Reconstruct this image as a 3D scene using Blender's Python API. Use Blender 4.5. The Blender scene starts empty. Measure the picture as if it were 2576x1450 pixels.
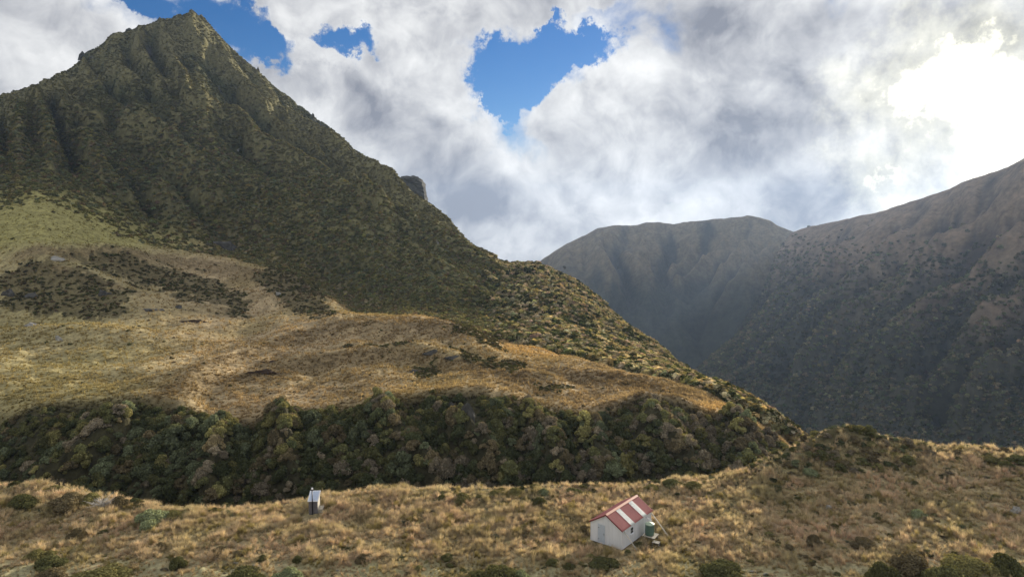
import bpy, math, random
import numpy as np
from mathutils import Vector, Matrix, Euler

# ------------------------------------------------------------------ scene, camera
scene = bpy.context.scene
col = scene.collection
PI = math.pi
R = math.radians
random.seed(7)
rng = np.random.default_rng(11)

FV, W2, H2 = 1650.0, 1287.5, 725.0      # focal length and half size of the photograph seen 2575 px wide
PITCH = R(4.0)
CZ = 30.6                               # eye above the hut's ground: the photographer stands on a hillside
CAM = np.array([0.0, 0.0, CZ])
cam_data = bpy.data.cameras.new('camera')
cam_data.sensor_width = 36.0
cam_data.lens = 36.0 * FV / (2 * W2)
cam_data.clip_start = 0.5
cam_data.clip_end = 20000
cam = bpy.data.objects.new('camera', cam_data)
cam.location = (0, 0, CZ)
cam.rotation_euler = (PI / 2 - PITCH, 0, 0)
col.objects.link(cam)
scene.camera = cam

scene.render.engine = 'CYCLES'
scene.cycles.max_bounces = 5
scene.cycles.diffuse_bounces = 2
scene.cycles.transparent_max_bounces = 8
scene.cycles.volume_bounces = 0
scene.cycles.use_denoising = True
scene.cycles.use_adaptive_sampling = False
scene.cycles.caustics_reflective = False
scene.cycles.caustics_refractive = False
vs = scene.view_settings
vs.view_transform = 'Standard'
vs.look = 'None'
vs.gamma = 1.0
vs.exposure = 1.08
vs.use_curve_mapping = False


def vray(vx, vy):
    """direction of a point of the photograph"""
    vx = np.asarray(vx, float); vy = np.asarray(vy, float)
    a = (vx - W2); b = (H2 - vy)
    cp, sp = math.cos(PITCH), math.sin(PITCH)
    d = np.stack([a + 0 * b, FV * cp + b * sp + 0 * a, -FV * sp + b * cp + 0 * a], -1)
    return d / np.linalg.norm(d, axis=-1, keepdims=True)


def at_r(vx, vy, r):
    d = vray(vx, vy)
    k = np.asarray(r) / np.hypot(d[..., 0], d[..., 1])
    return CAM + d * k[..., None]


def at_z(vx, vy, z):
    d = vray(vx, vy)
    k = (np.asarray(z) - CZ) / d[..., 2]
    return CAM + d * k[..., None]


def project(P):
    Q = P - CAM
    cp, sp = math.cos(PITCH), math.sin(PITCH)
    dep = Q[..., 1] * cp - Q[..., 2] * sp
    up = Q[..., 1] * sp + Q[..., 2] * cp
    dep = np.maximum(dep, 1e-3)
    return W2 + FV * Q[..., 0] / dep, H2 - FV * up / dep


# ------------------------------------------------------------------ sun and sky
SUN_DIR = vray(2430, 262)
SUN_AZ = math.atan2(SUN_DIR[0], SUN_DIR[1])
SUN_EL = math.asin(SUN_DIR[2])
sun_data = bpy.data.lights.new('sun', 'SUN')
sun_data.energy = 3.6
sun_data.angle = R(1.5)
sun_data.color = (1.0, 0.90, 0.74)
sun = bpy.data.objects.new('sun', sun_data)
sun.rotation_euler = Vector(SUN_DIR).to_track_quat('Z', 'Y').to_euler()
col.objects.link(sun)


class G:
    """small helper round a node tree"""
    def __init__(s, nt):
        s.nt = nt; s.n = nt.nodes; s.l = nt.links

    def node(s, t, **kw):
        n = s.n.new(t)
        for k, v in kw.items():
            setattr(n, k, v)
        return n

    def put(s, sock, v):
        if isinstance(v, bpy.types.NodeSocket):
            s.l.new(v, sock)
        elif v is not None:
            sock.default_value = v

    def m(s, op, a, b=None, c=None, clamp=False):
        n = s.node('ShaderNodeMath', operation=op, use_clamp=clamp)
        s.put(n.inputs[0], a); s.put(n.inputs[1], b); s.put(n.inputs[2], c)
        return n.outputs[0]

    def v(s, op, a, b=None, scale=None):
        n = s.node('ShaderNodeVectorMath', operation=op)
        s.put(n.inputs[0], a); s.put(n.inputs[1], b)
        if scale is not None:
            s.put(n.inputs['Scale'], scale)
        return n.outputs['Value'] if op in ('LENGTH', 'DOT_PRODUCT', 'DISTANCE') else n.outputs[0]

    def noise(s, vec, scale, detail=5, rough=0.5, lac=2.0, color=False, dist=0.0):
        n = s.node('ShaderNodeTexNoise')
        s.put(n.inputs['Vector'], vec)
        n.inputs['Scale'].default_value = scale
        n.inputs['Detail'].default_value = detail
        n.inputs['Roughness'].default_value = rough
        n.inputs['Lacunarity'].default_value = lac
        n.inputs['Distortion'].default_value = dist
        return n.outputs['Color'] if color else n.outputs['Fac']

    def ramp(s, x, a, b, lo=0.0, hi=1.0, smooth=True):
        n = s.node('ShaderNodeMapRange', interpolation_type='SMOOTHSTEP' if smooth else 'LINEAR')
        s.put(n.inputs['Value'], x)
        n.inputs['From Min'].default_value = a; n.inputs['From Max'].default_value = b
        n.inputs['To Min'].default_value = lo; n.inputs['To Max'].default_value = hi
        return n.outputs[0]

    def mix(s, f, a, b, mode='MIX'):
        n = s.node('ShaderNodeMix', data_type='RGBA', blend_type=mode)
        s.put(n.inputs[0], f)
        for sock, v in ((n.inputs[6], a), (n.inputs[7], b)):
            s.put(sock, (tuple(v) + (1,) if isinstance(v, tuple) and len(v) == 3 else v))
        return n.outputs[2]


world = bpy.data.worlds.new('World')
scene.world = world
world.use_nodes = True
g = G(world.node_tree)
g.n.clear()
SKY_S = 0.1
out = g.node('ShaderNodeOutputWorld')
bg = g.node('ShaderNodeBackground')
bg.inputs['Strength'].default_value = SKY_S
g.l.new(bg.outputs[0], out.inputs[0])
sky = g.node('ShaderNodeTexSky', sky_type='NISHITA')
sky.sun_disc = False
sky.sun_elevation = SUN_EL
sky.sun_rotation = SUN_AZ
sky.altitude = 1200
sky.air_density = 1.0
sky.dust_density = 0.3
sky.ozone_density = 2.5
hs = g.node('ShaderNodeHueSaturation')
hs.inputs['Hue'].default_value = 0.515
hs.inputs['Saturation'].default_value = 1.35
hs.inputs['Value'].default_value = 0.58
g.l.new(sky.outputs[0], hs.inputs['Color'])
D = g.node('ShaderNodeTexCoord').outputs['Generated']
warp = g.v('SCALE', g.v('SUBTRACT', g.noise(D, 7.0, 3, 0.5, color=True), (0.5, 0.5, 0.5)), scale=0.09)
D2 = g.v('ADD', D, warp)
warp2 = g.v('SCALE', g.v('SUBTRACT', g.noise(D, 12.0, 9, 0.66, color=True), (0.5, 0.5, 0.5)), scale=0.15)
D3 = g.v('ADD', D, warp2)


def blob(vx, vy, rx, ry, rot=0.0, vec=None, inner=0.0):
    """soft elliptical patch of sky round a direction, 1 inside to 0 outside"""
    c = vray(vx, vy)
    fw = Vector(c)
    rt = Vector((fw.y, -fw.x, 0)).normalized()
    up = rt.cross(fw)
    ca, sa = math.cos(rot), math.sin(rot)
    e1 = rt * ca + up * sa
    e2 = up * ca - rt * sa
    k = 1.0 / FV * (FV / math.hypot(FV, vx - W2))
    q = g.v('SUBTRACT', vec or D3, tuple(c))
    a = g.v('DOT_PRODUCT', q, tuple(e1 / (rx * k)))
    b = g.v('DOT_PRODUCT', q, tuple(e2 / (ry * k)))
    f = g.v('DOT_PRODUCT', q, tuple(fw * 1.0))
    dd = g.m('ADD', g.m('ADD', g.m('MULTIPLY', a, a), g.m('MULTIPLY', b, b)), g.m('MULTIPLY', f, g.m('MULTIPLY', f, 12.0)))
    return g.ramp(dd, 1.0, inner)


def total(items, start):
    acc = start
    for w, b in items:
        acc = g.m('MULTIPLY_ADD', b, w, acc)
    return acc


n1 = g.noise(D2, 5.5, 10, 0.58)
offs = g.v('ADD', D2, tuple(Vector(SUN_DIR) * 0.018 + Vector((0.012, 0, 0.03))))
n1b = g.noise(offs, 5.5, 6, 0.55)
relief = g.m('SUBTRACT', n1, n1b)
big = g.noise(D, 2.6, 4, 0.5)
holes = [
    (-1.25, blob(1310, 165, 135, 95)), (-0.9, blob(1450, 130, 140, 48, R(10))), (-1.0, blob(1262, 255, 50, 68)),
    (-0.8, blob(1375, 80, 50, 38)), (-0.8, blob(885, 98, 92, 42, R(-12))),
    (-0.72, blob(600, 70, 130, 75, R(-35))), (-0.66, blob(390, 20, 120, 45, R(-15))), (-0.62, blob(690, 140, 60, 50)),
    (-0.45, blob(2470, 418, 90, 22, R(10))), (0.5, blob(1330, 0, 240, 48)),
    (0.35, blob(800, 30, 220, 50)), (0.3, blob(1080, 60, 220, 80)), (0.5, blob(1100, 270, 130, 150)), (0.5, blob(880, 300, 170, 120)),
    (0.35, blob(100, 150, 260, 160)), (0.45, blob(1460, 300, 160, 90)), (0.4, blob(1950, 300, 700, 330)), (0.9, blob(2450, 260, 420, 330)),
    (0.3, blob(1100, 480, 300, 200)), (0.6, blob(1330, 610, 260, 90)),
]
cover = total(holes, g.m('MULTIPLY_ADD', g.m('SUBTRACT', n1, 0.5), 2.3, g.m('MULTIPLY_ADD', g.m('SUBTRACT', big, 0.5), 0.7, 0.38)))
alpha = g.ramp(cover, -0.22, 0.36)
shade = [
    (-0.34, blob(1800, 330, 260, 190, 0, D2)), (-0.36, blob(2100, 490, 300, 100, R(8), D2)), (-0.26, blob(2080, 100, 430, 130, R(-10), D2)),
    (-0.42, blob(1020, 330, 200, 100, R(-25), D2)), (-0.45, blob(1180, 500, 240, 75, R(-12), D2)), (-0.30, blob(170, 40, 250, 90, R(-25), D2)),
    (-0.22, blob(2350, 200, 300, 70, R(30), D2)), (-0.18, blob(1680, 80, 160, 120, 0, D2)),
    (0.18, blob(1100, 210, 130, 110)), (0.16, blob(1540, 210, 150, 90)), (0.16, blob(1640, 380, 90, 150, 0)), (0.20, blob(1380, 590, 220, 70)),
    (0.15, blob(1860, 170, 90, 110)), (0.15, blob(60, 170, 220, 100)), (0.22, blob(800, 130, 130, 50)), (0.2, blob(850, 300, 100, 90)),
    (0.2, blob(1000, 60, 200, 60)), (0.12, blob(1750, 540, 200, 30)),
]
lum = total(shade, g.m('MULTIPLY_ADD', relief, 3.0, g.m('MULTIPLY_ADD', g.m('SUBTRACT', big, 0.5), -0.35, 0.52)))
edge = g.ramp(cover, 0.55, 0.1)
lum = g.m('MULTIPLY_ADD', edge, 0.14, lum)
sd = g.v('DOT_PRODUCT', g.v('ADD', D, g.v('SCALE', warp2, scale=0.35)), tuple(vray(2440, 310)))
glow1 = g.ramp(sd, 0.981, 1.0)
glow2 = g.ramp(sd, 0.995, 1.0)
cl = g.mix(g.ramp(lum, 0.0, 1.0, smooth=False), (0.118, 0.125, 0.148), (0.475, 0.475, 0.47))
cl = g.mix(1.0, cl, g.mix(glow1, (0, 0, 0), (0.22, 0.205, 0.13)), 'ADD')
cl = g.mix(1.0, cl, g.mix(glow2, (0, 0, 0), (0.38, 0.355, 0.27)), 'ADD')
cl = g.v('SCALE', cl, scale=1.0 / SKY_S)
fin = g.mix(alpha, hs.outputs[0], cl)
g.l.new(fin, bg.inputs['Color'])

# ------------------------------------------------------------------ noise
_perm = np.random.default_rng(3).permutation(512).astype(np.int64)
_grad = np.random.default_rng(4).normal(size=(512, 2)); _grad /= np.linalg.norm(_grad, axis=1, keepdims=True)


def perlin(x, y):
    xi = np.floor(x).astype(np.int64); yi = np.floor(y).astype(np.int64)
    xf = x - xi; yf = y - yi
    u = xf ** 3 * (xf * (xf * 6 - 15) + 10); v = yf ** 3 * (yf * (yf * 6 - 15) + 10)

    def gr(i, j, fx, fy):
        h = _perm[(_perm[i & 511] + j) & 511]
        return _grad[h, 0] * fx + _grad[h, 1] * fy
    a = gr(xi, yi, xf, yf); b = gr(xi + 1, yi, xf - 1, yf)
    c = gr(xi, yi + 1, xf, yf - 1); d = gr(xi + 1, yi + 1, xf - 1, yf - 1)
    return (a * (1 - u) + b * u) * (1 - v) + (c * (1 - u) + d * u) * v * 1.0


def fbm(x, y, oct=4, rough=0.5):
    s = 0; a = 1.0; n = 0
    for k in range(oct):
        s = s + a * perlin(x * 2 ** k + 17.3 * k, y * 2 ** k - 9.1 * k); n += a; a *= rough
    return s / n * 1.6


def ridged(x, y, oct=4, rough=0.5):
    s = 0; a = 1.0; n = 0
    for k in range(oct):
        s = s + a * (1 - 2.2 * np.abs(perlin(x * 2 ** k + 7.7 * k, y * 2 ** k + 3.3 * k))); n += a; a *= rough
    return s / n


def sstep(x, a, b):
    t = np.clip((x - a) / (b - a), 0, 1)
    return t * t * (3 - 2 * t)


def in_poly(x, y, poly):
    p = np.array(poly, float); inside = np.zeros(x.shape, bool)
    for i in range(len(p)):
        x1, y1 = p[i]; x2, y2 = p[i - 1]
        c = ((y1 > y) != (y2 > y)) & (x < (x2 - x1) * (y - y1) / (y2 - y1 + 1e-12) + x1)
        inside ^= c
    return inside


# ------------------------------------------------------------------ meshes
def mesh_np(name, verts, faces, mat=None, colors=None, lv=None, smooth=False):
    """faces: (n,4) or (n,3) array, or a list of index lists"""
    me = bpy.data.meshes.new(name)
    if isinstance(faces, np.ndarray):
        n, k = faces.shape
        me.vertices.add(len(verts)); me.vertices.foreach_set('co', np.asarray(verts, np.float32).ravel())
        me.loops.add(n * k); me.loops.foreach_set('vertex_index', faces.astype(np.int32).ravel())
        me.polygons.add(n); me.polygons.foreach_set('loop_start', np.arange(0, n * k, k, dtype=np.int32))
        me.update(calc_edges=True)
    else:
        me.from_pydata([tuple(v) for v in verts], [], faces)
    if colors is not None:
        a = me.attributes.new('col', 'FLOAT_COLOR', 'POINT')
        c = np.ones((len(verts), 4), np.float32); c[:, :3] = colors
        a.data.foreach_set('color', c.ravel())
    if lv is not None:
        a = me.attributes.new('lv', 'FLOAT', 'POINT'); a.data.foreach_set('value', np.asarray(lv, np.float32))
    if smooth:
        me.polygons.foreach_set('use_smooth', np.ones(len(me.polygons), bool))
    if mat:
        me.materials.append(mat)
    me.validate()
    return me


def link(name, me, parent=None, **props):
    o = bpy.data.objects.new(name, me)
    col.objects.link(o)
    if parent:
        o.parent = parent
    for k, v in props.items():
        o[k] = v
    return o


def thing(name, label, category, loc, rotz=0.0, group=None):
    o = bpy.data.objects.new(name, None)
    o.empty_display_size = 0.2
    col.objects.link(o)
    o.location = loc; o.rotation_euler = (0, 0, rotz)
    o['label'] = label; o['category'] = category
    if group:
        o['group'] = group
    return o


# ------------------------------------------------------------------ materials
def mat_new(name):
    m = bpy.data.materials.new(name)
    m.use_nodes = True
    gg = G(m.node_tree); gg.n.clear()
    o = gg.node('ShaderNodeOutputMaterial')
    return m, gg, o


def plain(name, c, rough=0.6, var=0.12, scale=6.0, metal=0.0, bump=0.0, streak=False):
    m, q, o = mat_new(name)
    p = q.node('ShaderNodeBsdfPrincipled')
    tc = q.node('ShaderNodeTexCoord').outputs['Object']
    if streak:
        mp = q.node('ShaderNodeMapping'); mp.inputs['Scale'].default_value = (1, 1, 0.12); q.l.new(tc, mp.inputs[0]); tcs = mp.outputs[0]
    else:
        tcs = tc
    n = q.noise(tcs, scale, 6, 0.6)
    f = q.ramp(n, 0.3, 0.7, 1 - var, 1 + var * 0.6, False)
    q.l.new(q.v('SCALE', tuple(c), scale=f), p.inputs['Base Color'])
    p.inputs['Roughness'].default_value = rough; p.inputs['Metallic'].default_value = metal
    if bump:
        b = q.node('ShaderNodeBump'); b.inputs['Strength'].default_value = bump; b.inputs['Distance'].default_value = 0.02
        q.l.new(q.noise(tc, scale * 5, 4), b.inputs['Height']); q.l.new(b.outputs[0], p.inputs['Normal'])
    q.l.new(p.outputs[0], o.inputs[0])
    return m


def ground_mat(name, s1, s2, amp=0.5, bump=0.5, bdist=0.3):
    m, q, o = mat_new(name)
    p = q.node('ShaderNodeBsdfPrincipled')
    at = q.node('ShaderNodeAttribute', attribute_name='col')
    geo = q.node('ShaderNodeNewGeometry').outputs['Position']
    n = q.noise(geo, s1, 6, 0.65)
    n2 = q.noise(geo, s2, 4, 0.6)
    f = q.m('ADD', q.ramp(n, 0.3, 0.7, 1 - amp, 1 + amp, False), q.ramp(n2, 0.3, 0.7, -amp * 0.6, amp * 0.6, False))
    c = q.v('SCALE', at.outputs['Color'], scale=q.m('MAXIMUM', f, 0.1))
    q.l.new(c, p.inputs['Base Color'])
    p.inputs['Roughness'].default_value = 0.95
    p.inputs['Specular IOR Level'].default_value = 0.1
    b = q.node('ShaderNodeBump'); b.inputs['Strength'].default_value = bump; b.inputs['Distance'].default_value = bdist
    q.l.new(n, b.inputs['Height']); q.l.new(b.outputs[0], p.inputs['Normal'])
    q.l.new(p.outputs[0], o.inputs[0])
    return m


def leaf_mat(name, trans=0.35, spec=False):
    """foliage: the colour comes with each plant (its tint), each leaf differs a little"""
    m, q, o = mat_new(name)
    t = q.node('ShaderNodeAttribute', attribute_name='tint', attribute_type='INSTANCER')
    lv = q.node('ShaderNodeAttribute', attribute_name='lv')
    c = q.v('SCALE', t.outputs['Color'], scale=lv.outputs['Fac'])
    d = q.node('ShaderNodeBsdfDiffuse'); q.l.new(c, d.inputs['Color'])
    tr = q.node('ShaderNodeBsdfTranslucent'); q.l.new(q.v('MULTIPLY', c, (1.1, 1.0, 0.7)), tr.inputs['Color'])
    mx = q.node('ShaderNodeMixShader'); mx.inputs[0].default_value = trans
    q.l.new(d.outputs[0], mx.inputs[1]); q.l.new(tr.outputs[0], mx.inputs[2])
    q.l.new(mx.outputs[0], o.inputs[0])
    return m


M_ground = ground_mat('tussock_ground', 1.6, 7.0, 0.45, 0.6, 0.25)
M_hill = ground_mat('hillside_ground', 0.35, 1.4, 0.45, 0.7, 1.2)
M_far = ground_mat('mountain_ground', 0.03, 0.12, 0.35, 0.6, 6.0)
M_leaf = leaf_mat('leaves', 0.3)
M_grass = leaf_mat('grass_blades', 0.4)
M_rock = plain('grey_rock', (0.085, 0.080, 0.070), 0.9, 0.5, 1.6, bump=0.6)
M_rock_pale = plain('pale_rock', (0.36, 0.34, 0.30), 0.9, 0.45, 1.2, bump=0.6)
M_twig = plain('twigs', (0.12, 0.09, 0.06), 0.9, 0.3, 10)
M_dead = plain('dead_wood', (0.46, 0.43, 0.38), 0.9, 0.25, 8)
M_peat = plain('bare_peat', (0.055, 0.032, 0.018), 0.95, 0.4, 2.0)


# ------------------------------------------------------------------ terrain sheets
def curve(pts, kind='r', smooth=0):
    """[(vx, vy, r)] (kind r) or [(vx, vy, z)] (kind z) -> (theta, r, z)"""
    a = np.array(pts, float)
    P = at_r(a[:, 0], a[:, 1], a[:, 2]) if kind == 'r' else at_z(a[:, 0], a[:, 1], a[:, 2])
    return np.arctan2(P[:, 0], P[:, 1]), np.hypot(P[:, 0], P[:, 1]), P[:, 2]


def on_theta(c, th, sm=0):
    r = np.interp(th, c[0], c[1]); z = np.interp(th, c[0], c[2])
    if sm:
        k = np.exp(-0.5 * (np.arange(-3 * sm, 3 * sm + 1) / sm) ** 2); k /= k.sum()
        f = lambda v: np.convolve(np.pad(v, 3 * sm, 'edge'), k, 'valid')
        r, z = f(r), f(z)
    return r, z


def pchip_rows(Rk, Zk, counts):
    """Rk,Zk: (K, cols) -> grid r, z, s  (rows, cols)"""
    h = np.diff(Rk, axis=0); dl = np.diff(Zk, axis=0) / h
    K = len(Rk); d = np.zeros_like(Zk)
    w1 = 2 * h[1:] + h[:-1]; w2 = h[1:] + 2 * h[:-1]
    ok = dl[1:] * dl[:-1] > 0
    with np.errstate(divide='ignore', invalid='ignore'):
        hm = (w1 + w2) / (w1 / dl[:-1] + w2 / dl[1:])
    d[1:-1] = np.where(ok, hm, 0); d[0] = dl[0]; d[-1] = dl[-1]
    rr, zz, ss = [], [], []
    for k in range(K - 1):
        n = counts[k]; t = np.linspace(0, 1, n, endpoint=(k == K - 2))[:, None]
        h00 = 2 * t ** 3 - 3 * t ** 2 + 1; h10 = t ** 3 - 2 * t ** 2 + t; h01 = -2 * t ** 3 + 3 * t ** 2; h11 = t ** 3 - t ** 2
        rr.append(Rk[k] + t * h[k]); zz.append(h00 * Zk[k] + h10 * h[k] * d[k] + h01 * Zk[k + 1] + h11 * h[k] * d[k + 1])
        ss.append(np.broadcast_to(k + t, (len(t), Rk.shape[1])))
    return np.concatenate(rr), np.concatenate(zz), np.concatenate(ss)


class Sheet:
    def __init__(s, th, Rk, Zk, counts):
        s.th = th
        s.r, s.z, s.s = pchip_rows(Rk, Zk, counts)
        s.x = s.r * np.sin(th); s.y = s.r * np.cos(th)
        s.vx, s.vy = project(np.stack([s.x, s.y, s.z], -1))
        s.c = None

    def P(s):
        return np.stack([s.x, s.y, s.z], -1)

    def build(s, name, mat):
        n, m = s.r.shape
        i = np.arange(n * m).reshape(n, m)
        f = np.stack([i[:-1, :-1], i[:-1, 1:], i[1:, 1:], i[1:, :-1]], -1).reshape(-1, 4)
        me = mesh_np(name, s.P().reshape(-1, 3), f, mat, s.c.reshape(-1, 3), smooth=True)
        return link(name, me, kind='structure')

    def sample(s, u, v, arr):
        n, m = s.r.shape
        fu = np.clip(u, 0, n - 1.001); fv = np.clip(v, 0, m - 1.001)
        i = fu.astype(int); j = fv.astype(int); a = fu - i; b = fv - j
        if arr.ndim == 3:
            a = a[:, None]; b = b[:, None]
        return (arr[i, j] * (1 - a) + arr[i + 1, j] * a) * (1 - b) + (arr[i, j + 1] * (1 - a) + arr[i + 1, j + 1] * a) * b

    def height(s, x, y):
        """height of the sheet under world points"""
        th = np.arctan2(x, y); r = np.hypot(x, y)
        j = np.clip((th - s.th[0]) / (s.th[1] - s.th[0]), 0, len(s.th) - 1.001)
        j0 = j.astype(int); out = np.zeros(len(x))
        for k in range(len(x)):
            b = j[k] - j0[k]
            rr = s.r[:, j0[k]] * (1 - b) + s.r[:, j0[k] + 1] * b
            zz = s.z[:, j0[k]] * (1 - b) + s.z[:, j0[k] + 1] * b
            out[k] = np.interp(r[k], rr, zz)
        return out


def lerp(a, b, t):
    return a + (b - a) * t


def mixc(a, b, t):
    return a * (1 - t[..., None]) + np.array(b) * t[..., None]


# ---- near terrace with the hut
THG = np.linspace(R(-47), R(47), 760)
edge_c = curve([(-500, 1215, 0.6), (0, 1223, 0.4), (100, 1222, 0.3), (200, 1236, 0.0), (300, 1262, -0.6), (400, 1280, -0.9), (500, 1291, -1.0), (600, 1284, -1.0),
                (700, 1275, -0.9), (780, 1262, -0.6), (900, 1243, -0.1), (1000, 1238, 0.0), (1300, 1236, 0.2), (1600, 1226, 0.4), (1800, 1203, 0.8), (1900, 1188, 1.2),
                (2000, 1178, 1.8), (2120, 1160, 2.6), (2230, 1142, 3.3), (2350, 1131, 3.8), (2450, 1134, 4.2), (2575, 1141, 4.8), (3200, 1150, 6.0)], 'z')
bot_c = curve([(-500, 1450, -0.6), (0, 1450, -0.8), (800, 1450, -0.6), (1500, 1450, 0.2), (2000, 1450, 0.6), (2575, 1450, 1.4), (3200, 1450, 2.0)], 'z')
hut_c = curve([(-500, 1350, -0.9), (0, 1350, -1.0), (786, 1350, -0.6), (1300, 1355, -0.1), (1560, 1378, -0.05), (1800, 1350, 0.4), (2300, 1320, 1.4), (2575, 1310, 2.2), (3200, 1300, 2.8)], 'z')
re_, ze_ = on_theta(edge_c, THG, 5)
rb_, zb_ = on_theta(bot_c, THG, 8)
rh_, zh_ = on_theta(hut_c, THG, 8)
one = np.ones_like(THG)
Rk = np.stack([2 * one, 12 * one, 26 * one, 42 * one, rb_ - 2, rh_, re_, re_ + 13, re_ + 26])
Zk = np.stack([28.8 * one, 20.0 * one, 10.0 * one, 3.0 * one, zb_, zh_, ze_, ze_ - 9, ze_ - 17])
SG = Sheet(THG, Rk, Zk, [6, 10, 14, 26, 70, 150, 50, 20])
x, y = SG.x, SG.y
vxg, vyg = SG.vx, SG.vy
bumpm = sstep(SG.s, 3.4, 4.2)
# the scrub-covered knoll at the terrace edge
kp = at_r(2090, 1150, 97.0)
kd = ((x - kp[0]) * 0.9 + (y - kp[1]) * 0.2) / 8.0
ke = ((y - kp[1]) * 0.95 - (x - kp[0]) * 0.2) / 6.5
knoll = np.exp(-(kd ** 2 + ke ** 2))
SG.z = SG.z + knoll * 4.9
hutc = np.array([10.95, 63.47])
flat = 1 - np.exp(-(((x - 12.2) ** 2 + (y - 66.2) ** 2) / 22.0))
flat *= 1 - np.exp(-(((x + 21) ** 2 + (y - 70) ** 2) / 5.0))
SG.z += bumpm * flat * (0.55 * fbm(x / 9, y / 9, 3) + 0.30 * fbm(x / 2.2 + 5, y / 2.2, 3) + 0.10 * fbm(x / 0.7, y / 0.7, 2))
hm_ = np.exp(-np.clip((((x - 12.6) ** 2 + (y - 66.0) ** 2) / 26.0), 0, 30) ** 2)
SG.z = SG.z * (1 - hm_) - 0.12 * hm_
SG.z += knoll * 0.9 * fbm(x / 2.5, y / 2.5, 3)
t1 = sstep(fbm(x / 7, y / 7, 4), -0.35, 0.35)
t2 = sstep(fbm(x / 1.6 + 40, y / 1.6, 3), -0.2, 0.45)
c = mixc(np.zeros(x.shape + (3,)) + np.array([0.42, 0.33, 0.19]), (0.27, 0.225, 0.105), t1)
c = mixc(c, (0.12, 0.10, 0.045), t2 * 0.6)
c = mixc(c, (0.36, 0.33, 0.19), sstep(vyg, 1385, 1430) * 0.7)
c = mixc(c, (0.06, 0.06, 0.025), sstep(SG.s, 5.9, 6.3))
c = mixc(c, (0.10, 0.085, 0.04), np.clip(knoll * 1.4, 0, 1))
SG.c = c
SG.build('ground', M_ground)

# ---- bluff, golden terrace, big peak: one hillside in three sheets that share their border rows
THM = np.linspace(R(-46), R(30), 980)
V = lambda L: curve(L)
VD = lambda L: curve([(a, b, d / math.cos(math.atan((a - W2) / FV))) for a, b, d in L])   # distance along the view axis
m0 = (np.array([-1.2, 1.2]), np.array([108.0, 108.0]), np.array([-22.0, -26.0]))
m1 = VD([(-600, 1250, 106), (0, 1250, 104), (300, 1285, 101), (500, 1310, 98), (800, 1285, 98), (1000, 1260, 99), (1500, 1250, 100), (1750, 1230, 103), (1850, 1210, 106), (1960, 1200, 112), (2100, 1290, 118), (2575, 1500, 118), (3000, 1700, 118)])
m2 = VD([(-600, 1040, 124), (0, 1062, 122), (60, 1040, 122), (100, 1020, 122), (250, 1010, 122), (330, 1005, 122), (480, 1026, 120), (560, 1072, 116), (640, 1058, 117), (700, 1035, 118), (850, 1042, 117),
        (980, 1005, 119), (1100, 990, 120), (1200, 985, 120), (1300, 1005, 120), (1400, 1032, 119), (1480, 1056, 118), (1550, 1020, 120), (1620, 995, 122), (1700, 1000, 123), (1780, 1036, 123), (1850, 1056, 124),
        (1900, 1072, 125), (1960, 1110, 127), (2100, 1240, 130), (2575, 1480, 130), (3000, 1700, 130)])
m3 = VD([(-600, 930, 155), (0, 950, 152), (300, 945, 152), (600, 960, 148), (900, 930, 155), (1200, 935, 150), (1400, 960, 146), (1600, 985, 140), (1800, 1016, 137), (1900, 1062, 133), (1960, 1108, 132), (2100, 1235, 136), (2575, 1480, 136), (3000, 1700, 136)])
m4 = VD([(-600, 810, 240), (0, 830, 222), (300, 830, 218), (600, 860, 205), (840, 845, 200), (1000, 838, 198), (1200, 855, 188), (1400, 905, 172), (1600, 958, 156), (1800, 1003, 145), (1900, 1058, 138), (1960, 1106, 136), (2100, 1230, 142), (2575, 1480, 142), (3000, 1700, 142)])
m5 = V([(-600, 520, 470), (0, 520, 450), (110, 480, 450), (210, 535, 440), (400, 625, 430), (600, 655, 420), (800, 735, 350), (900, 797, 275), (1050, 808, 245), (1200, 830, 228), (1400, 888, 198), (1600, 948, 172), (1800, 996, 154), (1900, 1055, 143), (1960, 1105, 141), (2100, 1228, 150), (2575, 1480, 150), (3000, 1700, 150)])
sky_l = [(-600, 380, 980), (-200, 290, 940), (0, 240, 900), (60, 220, 895), (160, 180, 885), (196, 158, 880), (215, 130, 878), (270, 100, 872), (285, 86, 870), (325, 76, 868), (395, 57, 862), (440, 40, 856), (468, 33, 852), (490, 31, 850), (510, 42, 848),
         (530, 66, 845), (570, 110, 838), (600, 140, 832), (640, 170, 822), (700, 225, 808), (740, 255, 798), (790, 290, 785), (850, 335, 770), (900, 380, 755), (950, 410, 740), (1000, 452, 722), (1040, 498, 708), (1070, 518, 700), (1100, 540, 685), (1140, 575, 665),
         (1160, 595, 655), (1200, 620, 630), (1250, 650, 590), (1290, 661, 540), (1350, 661, 490), (1400, 685, 450), (1460, 720, 418), (1520, 770, 380), (1600, 840, 335), (1700, 920, 285), (1800, 985, 240), (1850, 1022, 215), (1900, 1056, 185), (1960, 1104, 160), (2100, 1226, 158), (2575, 1478, 158), (3000, 1700, 158)]
m7 = V(sky_l)
cs = [on_theta(c_, THM, s_) for c_, s_ in ((m0, 0), (m1, 8), (m2, 4), (m3, 10), (m4, 10), (m5, 8), (m7, 1))]
Rk = [c_[0] for c_ in cs]; Zk = [c_[1] for c_ in cs]
Rk[0] = Rk[1] - 6
for k in range(1, len(Rk)):
    Rk[k] = np.maximum(Rk[k], Rk[k - 1] + 2.5)
rm = lerp(Rk[5], Rk[6], 0.45); zm = lerp(Zk[5], Zk[6], 0.43)
ra = lerp(Rk[5], Rk[6], 0.80); za = lerp(Zk[5], Zk[6], 0.785)
Rk = np.stack(Rk[:6] + [rm, ra, Rk[6], Rk[6] + 60, Rk[6] + 500])
Zk = np.stack(Zk[:6] + [zm, za, Zk[6], Zk[6] - 30, Zk[6] - 380])
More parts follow.
